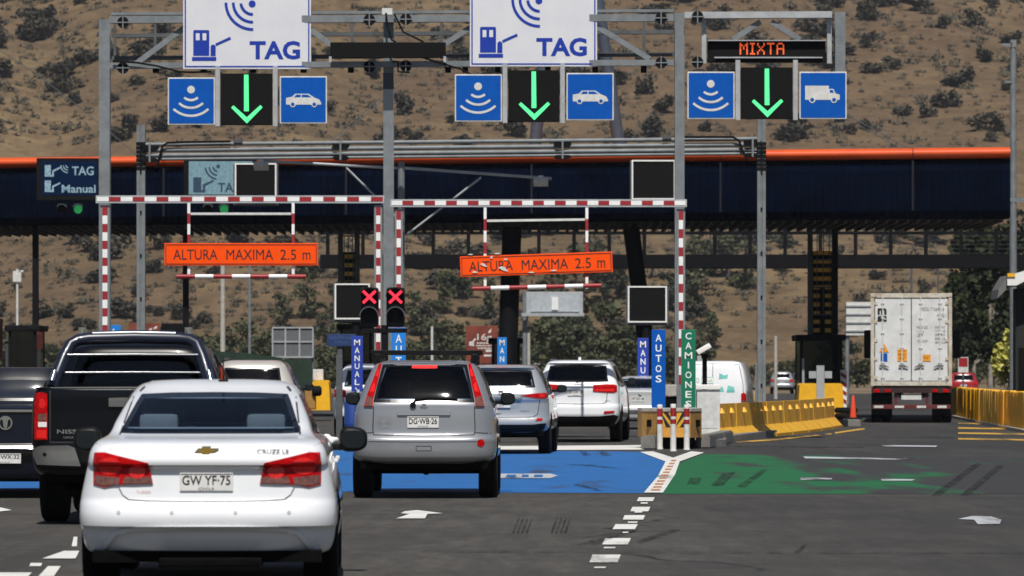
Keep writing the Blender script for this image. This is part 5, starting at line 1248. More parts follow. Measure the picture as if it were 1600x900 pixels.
y = sh.rear(0, 1.105); m = MB(); m.lathe([(.034, 0), (.034, .008), (.024, .008), (.024, 0)], (0, y - .012, 1.105), 'y', 20); m.box(-.042, y - .014, 1.098, .042, y - .004, 1.112); m.build("emblem", CHROME, t)
m = MB(); m.text("X-TRAIL", -.46, .905, .16, .022, 0, fn=lambda x, z: sh.rear(x, z) - .004); m.text("CLASSIC", -.465, .85, .12, .016, 0, fn=lambda x, z: sh.rear(x, z) - .004); m.build("badge", M("dull badge", (.30, .31, .33), .4, .4), t)
m = MB(); m.path([(-.13, sh.rear(-.13, 1.135) - .03, 1.13), (-.10, sh.rear(-.1, 1.2) - .03, 1.185), (.05, sh.rear(.05, 1.215) - .03, 1.205), (.40, sh.rear(.4, 1.19) - .025, 1.195)], .013, 6); m.lathe([(.035, -.03), (.035, .03)], (-.13, sh.rear(-.13, 1.13) - .02, 1.12), 'y', 14); m.build("wiper", BLACK, t)
for y in (.95, 2.0):
    m = MB(); m.box(-.67, y - .04, 1.722, .67, y + .04, 1.778, .008)
    for s_ in (-1, 1): m.box(s_*.545, y - .06, 1.60, s_*.63, y + .06, 1.735, .012)
    m.build("roof_bar", BLACK, t)
m = MB()
for s_ in (-1, 1): m.tube((s_*.56, .62, 1.655), (s_*.56, 2.4, 1.66), .018)
m.build("roof_rail", BLACK, t)
m = MB(); m.box(-.20, .25, .36, .30, .75, .46, .05); m.lathe([(.05, 0), (.05, .1)], (.02, .3, .33), 'y', 12); m.box(-.6, .2, .38, -.45, .5, .42); m.build("spare_tray", UNDER, t)
for s_ in (-1, 1):
    for y in (1.55, 2.45):
        m = MB(); m.box(s_*(sh.side(y, 1.0) + .004), y, .99, s_*(sh.side(y, 1.0) + .035), y + .2, 1.02, .008); m.build("door_handle", P_SILV, t)
place(t, 662, 53.3, .6)

# ---- pale blue silver suv
sh = Shell([(.40, .15, 4.4, .80, .36, .4), (.44, .06, 4.46, .86, .36, .4), (.50, .02, 4.5, .90, .36, .4), (.58, .0, 4.52, .915, .36, .4), (.645, .01, 4.52, .918, .36, .4), (.665, .035, 4.5, .915, .35, .4), (.82, .06, 4.45, .905, .34, .4), (.95, .06, 4.35, .895, .34, .4), (1.02, .03, 4.2, .89, .33, .5),
    (1.10, .03, 3.7, .878, .32, .5), (1.17, .06, 3.45, .855, .31, .5), (1.215, .09, 3.38, .835, .30, .5), (1.29, .130, 3.25, .805, .29, .5), (1.36, .172, 3.15, .775, .28, .5), (1.50, .272, 2.9, .70, .26, .45), (1.57, .33, 2.72, .655, .25, .4), (1.60, .27, 2.6, .63, .25, .4), (1.635, .37, 2.45, .58, .25, .3), (1.66, .70, 2.2, .45, .22, .2)], step=.022)
g_r = sym([(0, 1.225), (.45, 1.228), (.635, 1.24), (.60, 1.38), (.555, 1.545), (.3, 1.56), (0, 1.565)])
g_s = [[(.60, 1.25), (1.4, 1.2), (1.4, 1.54), (.95, 1.53)], [(1.46, 1.2), (2.3, 1.17), (2.3, 1.56), (1.46, 1.55)], [(2.36, 1.17), (3.12, 1.16), (2.75, 1.54), (2.36, 1.56)]]
t = car("silver_suv", "pale blue silver suv between the silver hatchback and white suv, wedge lamps", "car", sh, P_BLUSILV, 4.6, (.36, .225, .78, .88, 3.54), g_r, g_s, sym([(0, 1.2), (.7, 1.2), (.6, 1.55), (0, 1.58)]), mirrors=(.92, 2.85, 1.13, .19, .15, BLACK), interior=(2.1, .6, .85, 1.22, {}), under=.34)
lp = [(.36, 1.085), (.62, 1.125), (.86, 1.14), (.868, 1.09), (.84, 1.035), (.72, 1.03), (.52, 1.06)]
lamp(t, sh, lp, [REDGL], [(ellipse(.76, 1.085, .05, .035), REDLIT, "lamp_core")])
m = MB(); sh.patch(sym([(0, 1.585), (.13, 1.587), (.13, 1.612), (0, 1.614)]), .01, .01, mb=m); m.build("brake_light", REDLIT, t)
sh.patch(sym([(0, .84), (.30, .84), (.36, .87), (.35, 1.02), (0, 1.02)]), .002, 0).build("plate_recess", M("blue silver recess shade", (.34, .38, .43), .5, .4), t)  # flat patch; recess shade painted as a darker copy of the body colour
m = MB(); sh.patch(sym([(0, 1.02), (.38, 1.02), (.40, 1.055), (0, 1.06)]), .02, .02, mb=m); m.build("plate_garnish", CHROME, t)
plate(t, sh, 0, .925, .36, .13, "HK BZ 41")
m = MB(); sh.patch(sym([(0, .395), (.70, .42), (.80, .46), (.84, .575), (.74, .57), (.6, .55), (0, .55)]), .008, .01, mb=m); m.build("lower_bumper", BLACK, t)
for s_ in (-1, 1):
    p_ = [(.64, .62), (.76, .625), (.775, .665), (.68, .672)]; sh.patch(p_ if s_ > 0 else mir(p_), .012, .01, cut=.03).build("reflector", REDGL, t)
m = MB(); sh.seam(((-.72, 1.0), (-.68, .74), (-.6, .69), (0, .685), (.6, .69), (.68, .74), (.72, 1.0)), m, .012); m.build("panel_gap", SEAM, t)
y = sh.rear(0, 1.14); m = MB(); m.arc(0, 1.14, .05, 0, 360, .011, y - .016, y + .01, 24); m.arc(0, 1.14, .026, 0, 360, .010, y - .017, y + .01, 20); m.build("emblem", STEELD, t)
m = MB(); m.text("RAV4", .45, .80, .16, .026, 0, fn=lambda x, z: sh.rear(x, z) - .005); m.build("badge", STEELD, t)
m = MB()
for s_ in (-1, 1): m.tube((s_*.60, .75, 1.675), (s_*.60, 2.5, 1.68), .02)
m.build("roof_rail", P_SILV, t)
place(t, 782, 82.6, 3.0)

# ---- white suv
sh = Shell([(.36, .22, 4.5, .80, .3, .4), (.42, .10, 4.6, .88, .32, .4), (.52, .04, 4.66, .925, .32, .4), (.62, .0, 4.7, .94, .32, .4), (.74, .0, 4.72, .945, .32, .4), (.80, .015, 4.7, .942, .32, .4), (.83, .05, 4.68, .935, .30, .4), (1.0, .065, 4.6, .93, .28, .4), (1.12, .06, 4.3, .925, .28, .5),
    (1.22, .07, 3.9, .91, .28, .5), (1.29, .10, 3.6, .885, .28, .5), (1.40, .20, 3.4, .845, .27, .5), (1.55, .33, 3.1, .785, .26, .45), (1.68, .44, 2.85, .73, .25, .4), (1.72, .40, 2.7, .70, .25, .4), (1.765, .52, 2.5, .63, .25, .3), (1.79, .85, 2.3, .5, .22, .2)], step=.024)
g_r = sym([(0, 1.31), (.45, 1.31), (.675, 1.32), (.65, 1.45), (.615, 1.66), (.3, 1.69), (0, 1.695)])
g_s = [[(.62, 1.34), (1.4, 1.3), (1.4, 1.66), (.9, 1.65)], [(1.46, 1.3), (2.35, 1.27), (2.35, 1.68), (1.46, 1.67)], [(2.41, 1.27), (3.3, 1.26), (2.9, 1.66), (2.41, 1.68)]]
t = car("white_suv", "large white suv beside the chevron nose box with dark rear window", "car", sh, P_WHITE, 4.8, (.385, .245, .80, .95, 3.87), g_r, g_s, sym([(0, 1.3), (.76, 1.3), (.66, 1.66), (0, 1.68)]), mirrors=(.94, 3.1, 1.22, .20, .18, BLACK), interior=(2.3, .65, .95, 1.32, {}), under=.36, gl=GL_V)
lp = [(.345, 1.10), (.36, 1.245), (.62, 1.26), (.80, 1.255), (.862, 1.23), (.865, 1.10), (.80, 1.075), (.56, 1.085)]
lamp(t, sh, lp, [REDGL], [([(.40, 1.115), (.41, 1.15), (.80, 1.155), (.80, 1.10)], REDLIT, "lamp_core")])
m = MB(); sh.patch(sym([(0, 1.195), (.36, 1.195), (.36, 1.215), (0, 1.217)]), .018, .02, mb=m); m.build("chrome_bar", CHROME, t)
plate(t, sh, -.02, 1.07, .36, .13, "JK LX 35")
m = MB(); m.text("Jeep", 0, 1.265, .15, .045, 0, fn=lambda x, z: sh.rear(x, z) - .006, bold=.02); m.text("4X4", .66, .90, .12, .022, 0, fn=lambda x, z: sh.rear(x, z) - .006); m.build("badge", STEELD, t)
m = MB(); sh.patch(sym([(0, .355), (.72, .38), (.84, .44), (.895, .56), (.80, .60), (.5, .565), (0, .56)]), .012, .02, mb=m); m.build("lower_bumper", BLACK, t)
for s_ in (-1, 1):
    p_ = [(.58, .62), (.80, .635), (.82, .685), (.60, .675)]; sh.patch(p_ if s_ > 0 else mir(p_), .012, .01, cut=.03).build("reflector", REDGL, t)
m = MB(); sh.seam(((-.66, 1.08), (-.64, .87), (-.55, .835), (0, .83), (.55, .835), (.64, .87), (.66, 1.08)), m, .014); sh.seam(((-.1, .80), (.1, .80)), m, .03); m.build("panel_gap", SEAM, t)
m = MB(); m.box(-.03, 1.0, 1.78, .03, 1.16, 1.85, .02); m.build("antenna", P_WHITE, t)
m = MB(); m.path([(-.02, sh.rear(0, 1.32) - .03, 1.315), (.15, sh.rear(.1, 1.345) - .03, 1.345), (.45, sh.rear(.4, 1.34) - .03, 1.335)], .014, 6); m.build("wiper", BLACK, t)
m = MB()
for s_ in (-1, 1): m.tube((s_*.63, .9, 1.79), (s_*.63, 2.7, 1.80), .02)
m.build("roof_rail", STEELD, t)
place(t, 901, 97, 4.6)

# ---- black pickup with chrome bars
sh = Shell([(.50, .12, 5.1, .84, .2, .5), (.54, .07, 5.15, .88, .2, .5), (.60, .06, 5.2, .905, .2, .5), (.78, .06, 5.2, .918, .2, .5), (.84, .05, 5.2, .920, .18, .5), (1.10, .05, 5.1, .915, .17, .5), (1.27, .045, 4.8, .90, .16, .6), (1.335, .05, 4.4, .875, .16, .7), (1.352, .08, 4.2, .85, .14, .7)], step=.03, pw=7, barrel=.012)
t = car("black_pickup", "black double-cab pickup with chrome sports bar left of the white sedan", "pickup", sh, P_BLACK, 5.2, (.375, .255, .78, 1.22, 4.35), None, (), None, mirrors=(.93, 3.35, 1.24, .22, .19, BLACK), rim=STEEL, under=.42)
cab = Shell([(1.30, 1.62, 4.1, .855, .14, .5), (1.40, 1.64, 3.95, .84, .14, .5), (1.55, 1.67, 3.6, .785, .15, .5), (1.70, 1.71, 3.3, .715, .16, .45), (1.755, 1.74, 3.15, .67, .18, .4), (1.80, 1.83, 2.95, .58, .2, .3), (1.82, 2.1, 2.7, .45, .2, .2)], step=.03, pw=6, barrel=.012)
gr = sym([(0, 1.40), (.68, 1.40), (.60, 1.69), (0, 1.70)]); inn = shrink(gr, .03)
gss = [[(1.95, 1.4), (2.75, 1.39), (2.75, 1.7), (2.05, 1.69)], [(2.82, 1.39), (3.6, 1.38), (3.2, 1.7), (2.82, 1.7)]]
gf = sym([(0, 1.4), (.74, 1.4), (.62, 1.7), (0, 1.72)])
cb = cab.body("cab", P_BLACK, t, holes_r=inn, holes_s=[shrink(g, .03) for g in gss], holes_f=shrink(gf, .03))
cab.patch(gr, .005, 0).build("rear_window", GL_V, cb, smooth=60)
for g in gss:
    for s_ in (-1, 1): cab.patch(g, .004, 0, 'side', s_, .15).build("side_window", GL_D, cb, smooth=60)
cab.patch(gf, .005, 0, 'front', 1, .15).build("windscreen", GL_M, cb, smooth=60)
seats(t, 2.9, .6, 1.05, 1.42)
m = MB(); m.box(-.86, .10, 1.345, .86, 1.6, 1.362, .006); m.build("bed_cover", BLACK, t)
lp = [(.735, .845), (.735, 1.30), (.80, 1.315), (.865, 1.30), (.872, 1.1), (.87, .845)]
lamp(t, sh, lp, [REDGL], [([(.742, .97), (.742, 1.02), (.83, 1.02), (.83, .97)], WHITE, "reverse_lens"), ([(.742, 1.03), (.742, 1.10), (.83, 1.10), (.83, 1.03)], AMBER, "indicator_lens"), (ellipse(.79, 1.20, .035, .05), REDLIT, "lamp_core"), ([(.745, .86), (.745, .94), (.85, .94), (.85, .86)], REDLIT, "lamp_core")], off=.02)
for s_ in (-1, 1):
    p_ = [(.40, .585), (.46, .765), (.52, .79), (.80, .785), (.865, .765), (.89, .70), (.84, .60)]; sh.patch(p_ if s_ > 0 else mir(p_), .075, .09, cut=.04).build("chrome_bumper", CHROME, t, smooth=40)
m = MB(); m.box(-.42, -.02, .60, .42, .2, .775, .03); m.build("bumper_step", BLACK, t)
m = MB()
for s_ in (-1, 1): sh.patch(ellipse(s_*.76, .70, .02, .02, 12), .079, .004, cut=.03, mb=m)
m.build("parking_sensor", BLACK, t)
m = MB(); sh.patch(sym([(0, 1.352), (.70, 1.352), (.72, 1.36), (0, 1.366)]), .012, .01, mb=m); m.build("tailgate_trim", CHROME, t)
m = MB(); sh.patch(sym([(0, 1.17), (.13, 1.17), (.13, 1.255), (0, 1.26)]), .018, .02, mb=m); m.build("tailgate_handle", CHROME, t)
m = MB(); m.text("NISSAN", -.47, .925, .34, .042, 0, fn=lambda x, z: sh.rear(x, z) - .006, bold=.02); m.text("NAVARA", -.50, .868, .15, .026, 0, fn=lambda x, z: sh.rear(x, z) - .006); m.build("badge", CHROME, t)
m = MB(); sh.seam(((-.71, 1.33), (-.71, .82), (.71, .82), (.71, 1.33)), m, .014); m.build("panel_gap", SEAM, t)
plate(t, sh, .0, .70, .36, .12, "KR TD 62")
# sports bar
bar_ = M("black blue bar paint", (.008, .012, .030), .35, .1, coat=.35, var=.05)
m = MB(); m.path([(-.80, 1.10, 1.36), (-.765, 1.14, 1.47), (-.70, 1.24, 1.66), (-.64, 1.32, 1.79), (-.57, 1.36, 1.835), (-.46, 1.38, 1.85), (0, 1.39, 1.86), (.46, 1.38, 1.85), (.57, 1.36, 1.835), (.64, 1.32, 1.79), (.70, 1.24, 1.66), (.765, 1.14, 1.47), (.80, 1.10, 1.36)], .062, 14); sb = m.build("sports_bar", bar_, t, smooth=60)
m = MB(); m.path([(-.42, 1.365, 1.895), (0, 1.37, 1.905), (.42, 1.365, 1.895)], .032, 10); m.build("chrome_top", CHROME, sb, smooth=60)
for z, hx in ((1.685, .66), (1.505, .73)):
    m = MB(); m.path([(-hx, 1.2, z), (0, 1.22, z + .004), (hx, 1.2, z)], .013, 8); m.build("cross_tube", CHROME, sb, smooth=60)
m = MB()
for s_ in (-1, 1): m.path([(s_*.80, 1.03, 1.42), (s_*.775, 1.08, 1.52)], .03, 8)
m.build("chrome_foot", CHROME, sb, smooth=60)
for s_ in (-1, 1):
    m = MB(); m.tube((s_*.54, 1.5, 1.78), (s_*.54, 1.5, 1.965), .04); m.build("roof_peg", CHROME, t, smooth=40)
place(t, 190, 44, .4)

# ---- dark pickup at the left edge
sh = Shell([(.20, .2, 4.3, .72, .25, .4), (.27, .06, 4.38, .79, .25, .4), (.44, .02, 4.42, .82, .25, .4), (.55, .0, 4.44, .83, .25, .4), (.62, .02, 4.42, .828, .24, .4), (.66, .05, 4.4, .825, .22, .4), (.9, .05, 4.3, .82, .2, .5), (1.08, .05, 4.0, .81, .2, .5), (1.10, .10, 3.8, .79, .2, .5), (1.115, .9, 3.5, .78, .2, .5),
    (1.13, 1.3, 3.45, .77, .34, .5), (1.30, 1.385, 3.2, .715, .33, .5), (1.45, 1.478, 2.95, .655, .31, .45), (1.53, 1.54, 2.8, .61, .29, .4), (1.563, 1.57, 2.6, .56, .2, .3), (1.575, 1.80, 2.4, .42, .18, .2)], step=.025, pw=3.2)
gr = sym([(0, 1.16), (.62, 1.16), (.545, 1.44), (0, 1.455)])
t = car("dark_pickup", "dark compact pickup at the left edge with round chrome emblem and sun glint", "pickup", sh, P_DBLUE, 4.45, (.31, .205, .70, .95, 3.65), gr, [[(1.75, 1.16), (2.9, 1.14), (2.6, 1.46), (1.8, 1.46)]], sym([(0, 1.17), (.64, 1.17), (.54, 1.44), (0, 1.46)]), mirrors=(.80, 2.6, 1.02, .2, .15, BLACK), interior=(2.2, .55, .75, 1.1, dict(rear=False)), under=.28, gl=glass("pale reflecting glass", (.8, .95, 1.0), .06, .5, 2.9))
lamp(t, sh, [(.66, .72), (.66, 1.0), (.80, 1.02), (.815, .72)], [REDGL])
m = MB(); sh.patch(sym([(0, .60), (.72, .60), (.73, .625), (0, .63)]), .03, .03, mb=m); m.build("chrome_strip", CHROME, t)
m = MB(); sh.patch(sym([(0, 1.035), (.55, 1.035), (.62, 1.045), (.6, 1.062), (0, 1.065)]), .02, .02, mb=m); m.build("tailgate_trim", CHROME, t)
y = sh.rear(0, .90); m = MB(); m.arc(0, .905, .075, 0, 360, .018, y - .02, y + .01, 24); m.prism([(-.055, .96), (-.03, .985), (.03, .985), (.055, .96), (.03, .93), (.022, .86), (0, .835), (-.022, .86), (-.03, .93)], y - .022, y + .01); m.build("emblem", CHROME, t)
m = MB(); sh.patch(sym([(0, .43), (.30, .43), (.32, .57), (0, .57)]), .004, 0, mb=m); m.build("plate_recess", BLACK, t)
plate(t, sh, .0, .48, .38, .12, "JW\u00b7WX\u00b732")
m = MB(); m.box(-.74, .12, 1.08, .74, 1.3, 1.105, .01); m.build("bed_cover", BLACK, t)
place(t, 8, 53.5, 0)

# ---- pale suv behind the sedan, white pickup sliver, sedan, far cars: one shape, several sizes
def simple_suv(name, label, paint_, H, W, L, plate_txt, gl=GL_D, cat="car", low=.36):
    s = H / 1.7; k = W / .9
    sh = Shell([(low, .15, L - .2, .80*k, .3, .4), (low + .08, .03, L - .1, .88*k, .3, .4), (.58*s, .0, L, .895*k, .3, .4), (.72*s, .02, L, .90*k, .3, .4), (.76*s, .05, L - .05, .895*k, .28, .4), (1.0*s, .06, L - .3, .885*k, .26, .5), (1.14*s, .09, L - 1.1, .86*k, .26, .5),
        (1.30*s, .18, L - 1.35, .80*k, .25, .5), (1.50*s, .30, L - 1.7, .71*k, .24, .45), (1.60*s, .36, L - 1.9, .66*k, .23, .4), (1.67*s, .48, L - 2.1, .57*k, .22, .3), (1.70*s, .75, L - 2.3, .45*k, .2, .2)], step=.035)
    t = car(name, label, cat, sh, paint_, L, (.33*s, .215, .76*k, .85, L - 1.0), sym([(0, 1.17*s), (.60*k, 1.17*s), (.53*k, 1.55*s), (0, 1.57*s)]), [[(.65, 1.18*s), (1.9, 1.16*s), (1.9, 1.53*s), (.9, 1.52*s)], [(1.97, 1.16*s), (L - 1.5, 1.16*s), (L - 2.0, 1.53*s), (1.97, 1.53*s)]], sym([(0, 1.18*s), (.68*k, 1.18*s), (.58*k, 1.53*s), (0, 1.55*s)]), mirrors=(W + .01, L - 1.75, 1.1*s, .18, .15, BLACK), interior=(L - 2.5, .58*k, .8*s, 1.18*s, {}), under=low - .04, gl=gl)
    lamp(t, sh, [(.56*k, .92*s), (.56*k, 1.08*s), (.80*k, 1.12*s), (.855*k, 1.08*s), (.86*k, .92*s)], [REDGL], [(ellipse(.72*k, 1.02*s, .06, .04), REDLIT, "lamp_core")])
    plate(t, sh, 0, .88*s, .36, .13, plate_txt, None)
    m = MB(); sh.seam(((-.62*k, 1.1*s), (-.62*k, .80*s), (0, .77*s), (.62*k, .80*s), (.62*k, 1.1*s)), m, .015); m.build("panel_gap", SEAM, t)
    m = MB(); sh.patch(sym([(0, low + .01), (.7*k, low + .03), (.78*k, low + .12), (0, low + .12)]), .008, .01, mb=m); m.build("lower_bumper", BLACK, t)
    return t, sh
t, sh = simple_suv("beige_suv", "pale beige suv whose roof shows above the white sedan's roof", P_BEIGE, 1.76, .92, 4.6, "FX RR 81", gl=GL_V)
m = MB()
for s_ in (-1, 1): m.tube((s_*.60, .8, 1.78), (s_*.60, 2.6, 1.785), .02)
m.build("roof_rail", STEELD, t); place(t, 392, 88, 0)
t, sh = simple_suv("white_pickup", "white vehicle with red corner lamp mostly hidden behind a short grey post", P_WHITE, 1.72, .90, 4.7, "GH SS 20", cat="car"); place(t, 577, 106, 1)
t, sh = simple_suv("silver_car", "silver suv far off between gantry post and right booth", P_SILV, 1.62, .88, 4.3, "HH ZT 93"); place(t, 1222, 325, 3)
t, sh = simple_suv("dark_car", "dark grey car far off beside the silver suv near the booth", P_GREY, 1.55, .88, 4.4, "KK PW 17"); place(t, 1252, 345, 3)
t, sh = simple_suv("red_car", "dark red car between container truck and yellow barrier row", P_RED, 1.55, .86, 4.1, "CB LT 55"); place(t, 1506, 252, 3)
# silver sedan beyond the white suv
sh = Shell([(.26, .12, 4.3, .76, .3, .4), (.32, .03, 4.4, .84, .3, .4), (.5, .0, 4.45, .87, .3, .4), (.62, .03, 4.4, .87, .3, .4), (.64, .05, 4.4, .87, .3, .4), (.9, .06, 4.2, .85, .28, .5), (1.0, .05, 3.8, .83, .28, .5), (1.06, .16, 3.5, .80, .28, .5), (1.085, .5, 3.4, .75, .28, .5), (1.25, 1.0, 3.1, .66, .26, .5), (1.36, 1.35, 2.8, .59, .24, .4), (1.41, 1.6, 2.6, .5, .2, .3), (1.43, 1.8, 2.4, .35, .15, .15)], step=.025)
t = car("silver_sedan", "silver sedan in the next lane partly hidden by the AUTOS sign", "car", sh, paint("pale silver car paint", (.60, .61, .63), .25), 4.5, (.31, .205, .74, .95, 3.6), sym([(0, 1.10), (.62, 1.10), (.52, 1.35), (0, 1.36)]), [[(1.2, 1.1), (3.1, 1.08), (2.7, 1.35), (1.8, 1.34)]], sym([(0, 1.1), (.60, 1.1), (.5, 1.34), (0, 1.36)]), mirrors=(.88, 2.7, .95, .18, .14, P_SILV), interior=(2.1, .58, .68, 1.05, {}), under=.22, gl=GL_M)
lamp(t, sh, [(.52, .80), (.52, .95), (.78, .98), (.82, .80)], [REDGL]); plate(t, sh, .0, .80, .36, .12, "FP GD 48", None)
y = sh.rear(-.2, .93); m = MB(); m.prism([(.02, .90), (0, .96), (.06, .93), (.1, .92), (.06, .90)], y - .02, y); m.build("emblem", CHROME, t)
m = MB(); sh.patch(sym([(0, .42), (.6, .42), (.7, .52), (0, .52)]), .01, .02, mb=m); m.build("bumper_strip", STEELD, t)
place(t, 997, 119, 5)
# white van
sh = Shell([(.28, .15, 4.2, .80, .2, .4), (.34, .03, 4.3, .87, .2, .4), (.5, .0, 4.36, .895, .2, .4), (.62, .02, 4.36, .90, .18, .4), (.66, .05, 4.3, .90, .16, .4), (1.0, .055, 4.0, .895, .15, .5), (1.15, .07, 3.6, .885, .15, .5), (1.5, .13, 3.1, .83, .16, .5), (1.7, .18, 2.85, .77, .18, .4), (1.79, .26, 2.7, .69, .2, .3), (1.82, .45, 2.4, .55, .2, .2)], step=.03, pw=6)
t = car("white_van", "white delivery van with turquoise door graphics behind the yellow barrier", "van", sh, P_WHITE, 4.4, (.31, .205, .76, .9, 3.6), None, [[(2.45, 1.1), (3.25, 1.1), (2.85, 1.6), (2.45, 1.62)]], sym([(0, 1.15), (.72, 1.15), (.62, 1.62), (0, 1.64)]), mirrors=(.90, 3.0, 1.05, .2, .22, BLACK), under=.25)
lamp(t, sh, [(.74, .62), (.74, .96), (.80, 1.0), (.865, .96), (.875, .62)], [REDGL], [([(.76, .72), (.76, .80), (.86, .80), (.86, .72)], AMBER, "reverse_lens")])
tq = M("turquoise print", (.16, .55, .50), .5, var=.2, vs=8); gq = M("green print", (.25, .42, .22), .5, var=.2, vs=8)
m = MB(); sh.patch([(.16, 1.34), (.38, 1.36), (.40, 1.47), (.30, 1.44), (.17, 1.50)], .004, 0, mb=m); sh.patch([(.16, 1.02), (.30, 1.02), (.27, 1.14), (.18, 1.14)], .004, 0, mb=m); sh.patch([(.36, 1.0), (.58, 1.0), (.56, 1.14), (.40, 1.18)], .004, 0, mb=m); sh.patch([(-.30, 1.22), (.02, 1.22), (.02, 1.40), (-.30, 1.40)], .003, 0, mb=m); m.build("door_graphic", tq, t)
m = MB(); sh.patch([(-.29, 1.24), (.01, 1.24), (.01, 1.38), (-.29, 1.38)], .005, 0, mb=m); m.build("door_graphic", WHITE, t)
m = MB(); m.text("ECO", -.45, 1.31, .2, .13, 0, fn=lambda x, z: sh.rear(x, z) - .005); m.text("AGUA", -.14, 1.31, .26, .09, 0, fn=lambda x, z: sh.rear(x, z) - .008); m.text("www.agua.cl", -.15, 1.06, .5, .05, 0, fn=lambda x, z: sh.rear(x, z) - .005); m.build("lettering", gq, t)
y = sh.rear(.35, .62); m = MB()
for dz in (0, .05): m.prism([(.27, .56 + dz), (.35, .61 + dz), (.43, .56 + dz), (.43, .585 + dz), (.35, .635 + dz), (.27, .585 + dz)], y - .02, y)
m.build("emblem", STEELD, t)
m = MB(); sh.seam(((0, 1.78), (0, .66)), m, .015); sh.seam(((-.72, 1.72), (0, 1.74), (.68, 1.72), (.79, 1.2), (.80, .67), (0, .66), (-.8, .67)), m, .014); m.build("panel_gap", SEAM, t)
place(t, 1113, 116, 7)

# ---- container truck
T = thing("container_truck", "white container truck with rusty cream frame heading up the right lane", "truck")
CREAM = M("cream container frame", (.56, .545, .49), .6, var=.14, vs=3, tint2=(.36, .28, .19)); CWHITE = M("dirty white container steel", (.64, .655, .66), .55, var=.10, vs=2.5)
hw, z0, z1, LC = 1.22, 1.12, 3.91, 12.1
m = MB()
for s_ in (-1, 1):
    n = 96; prev = None
    for i in range(n + 1):
        y = .12 + (LC - .24)*i/n; off = .035 if (i // 2) % 2 else 0
        cur = [m.bm.verts.new((s_*(hw - .03 - off), y, z)) for z in (z0 + .12, z1 - .1)]
        if prev: m._f([prev[0], cur[0], cur[1], prev[1]])
        prev = cur
m.box(-hw + .04, .1, z1 - .05, hw - .04, LC - .1, z1 - .03); m.box(-hw + .04, .1, z0 + .1, hw - .04, LC - .1, z0 + .14); m.box(-hw + .06, LC - .12, z0 + .1, hw - .06, LC - .08, z1 - .06)
ct = m.build("container", CREAM, T)
m = MB()
for s_ in (-1, 1):
    m.box(s_*(hw - .11), 0, z0 + .12, s_*hw, .13, z1 - .14, .008); m.box(s_*(hw - .10), LC - .12, z0 + .12, s_*hw, LC, z1 - .12)
    m.box(s_*(hw - .05), .13, z1 - .12, s_*hw, LC - .12, z1 - .02); m.box(s_*(hw - .06), .13, z0, s_*hw, LC - .12, z0 + .15)
    for zc in (z0, z1 - .12):
        for yc in (-.005, LC - .17): m.box(s_*(hw - .165), yc, zc, s_*(hw + .003), yc + .18, zc + .12, .01)
m.box(-hw + .17, .01, z1 - .14, hw - .17, .12, z1 - .005, .008); m.box(-hw + .17, .01, z0, hw - .17, .12, z0 + .13, .008)
m.build("corner_frame", CREAM, ct)
for s_ in (-1, 1):
    m = MB(); m.box(s_*.012, .035, z0 + .15, s_*(hw - .13), .085, z1 - .16, .006)
    m.box(s_*.015, .028, z0 + .16, s_*.05, .034, z1 - .17); m.box(s_*(hw - .17), .028, z0 + .16, s_*(hw - .135), .034, z1 - .17)
    m.box(s_*.58, .030, z0 + .16, s_*.60, .0345, z1 - .17)
    d = m.build("door", CWHITE, ct)
    for x in (.28, .86):
        mm = MB(); mm.tube((s_*x, .01, z0 + .06), (s_*x, .01, z1 - .08), .017, n=10)
        for zz in np.linspace(z0 + .25, z1 - .3, 6): mm.box(s_*x - .05, .0, zz - .02, s_*x + .05, .034, zz + .02, .006)
        mm.build("lock_rod", CWHITE, d, smooth=40)
        mm = MB(); mm.bar((s_*x - .02, -.012, 1.72), (s_*x + s_*-.18, -.018, 1.68), .035, .02); mm.box(s_*x - .10, -.03, 1.69, s_*x + .10, -.008, 1.745, .008); mm.build("handle", M("dark handle", (.10, .10, .10), .5), d)
    mm = MB()
    for zz in np.linspace(z0 + .25, z1 - .3, 5): mm.box(s_*(hw - .20), .005, zz - .05, s_*(hw - .10), .033, zz + .05, .008)
    mm.build("hinge", CREAM, d)
    mm = MB(); mm.box(s_*.005, .02, z0 + .15, s_*.011, .09, z1 - .15); mm.box(s_*(hw - .128), .02, z0 + .15, s_*(hw - .112), .09, z1 - .15); mm.build("gasket", BLACK, d)
m = MB(); yt = .024; m.text("m", -.88, 3.36, .27, .20, yt, bold=.05); m.text("sc", -.88, 3.14, .28, .17, yt, bold=.05); m.build("logo", INK, ct)
m = MB()
def blurb(x, z, w_, h, s_): m.text(s_, x, z, w_, h, yt)
blurb(.62, 3.43, .72, .10, "MSDU 715694 6"); blurb(.90, 3.24, .26, .09, "45G1"); blurb(.34, 2.88, .34, .09, "MAX.GR."); blurb(.28, 2.74, .20, .07, "TARE"); blurb(.27, 2.62, .18, .07, "NET"); blurb(.33, 2.47, .30, .08, "CU.CAP")
for k, s_ in enumerate(("32500 KG", "71650 LB", "3890 KG", "8580 LB", "28610 KG")): blurb(.86, 2.89 - k*.115, .30, .07, s_)
m.build("lettering", M("grey print", (.20, .20, .21), .6), ct)
OL = M("orange label", (.80, .33, .02), .5); m = MB(); m.prism([(-.96, 2.14), (-.68, 2.14), (-.82, 2.40)], .018, .026); m.box(-.42, .018, 1.86, -.13, .026, 2.22); m.box(.34, .018, 1.86, .58, .026, 2.06); m.build("label", OL, ct)
m = MB(); m.box(-.92, .018, 1.86, -.72, .026, 2.10); m.build("label", SIGNB, ct)
m = MB(); m.text("!", -.82, 2.24, .03, .12, .015); m.text("SUPER", -.275, 2.17, .22, .05, .015); m.text("HEAVY", -.275, 2.06, .22, .07, .015); m.text("9'6\"", -.275, 1.94, .18, .09, .015); m.text("9'6\"", .46, 1.96, .16, .08, .015); m.build("lettering", INK, ct)
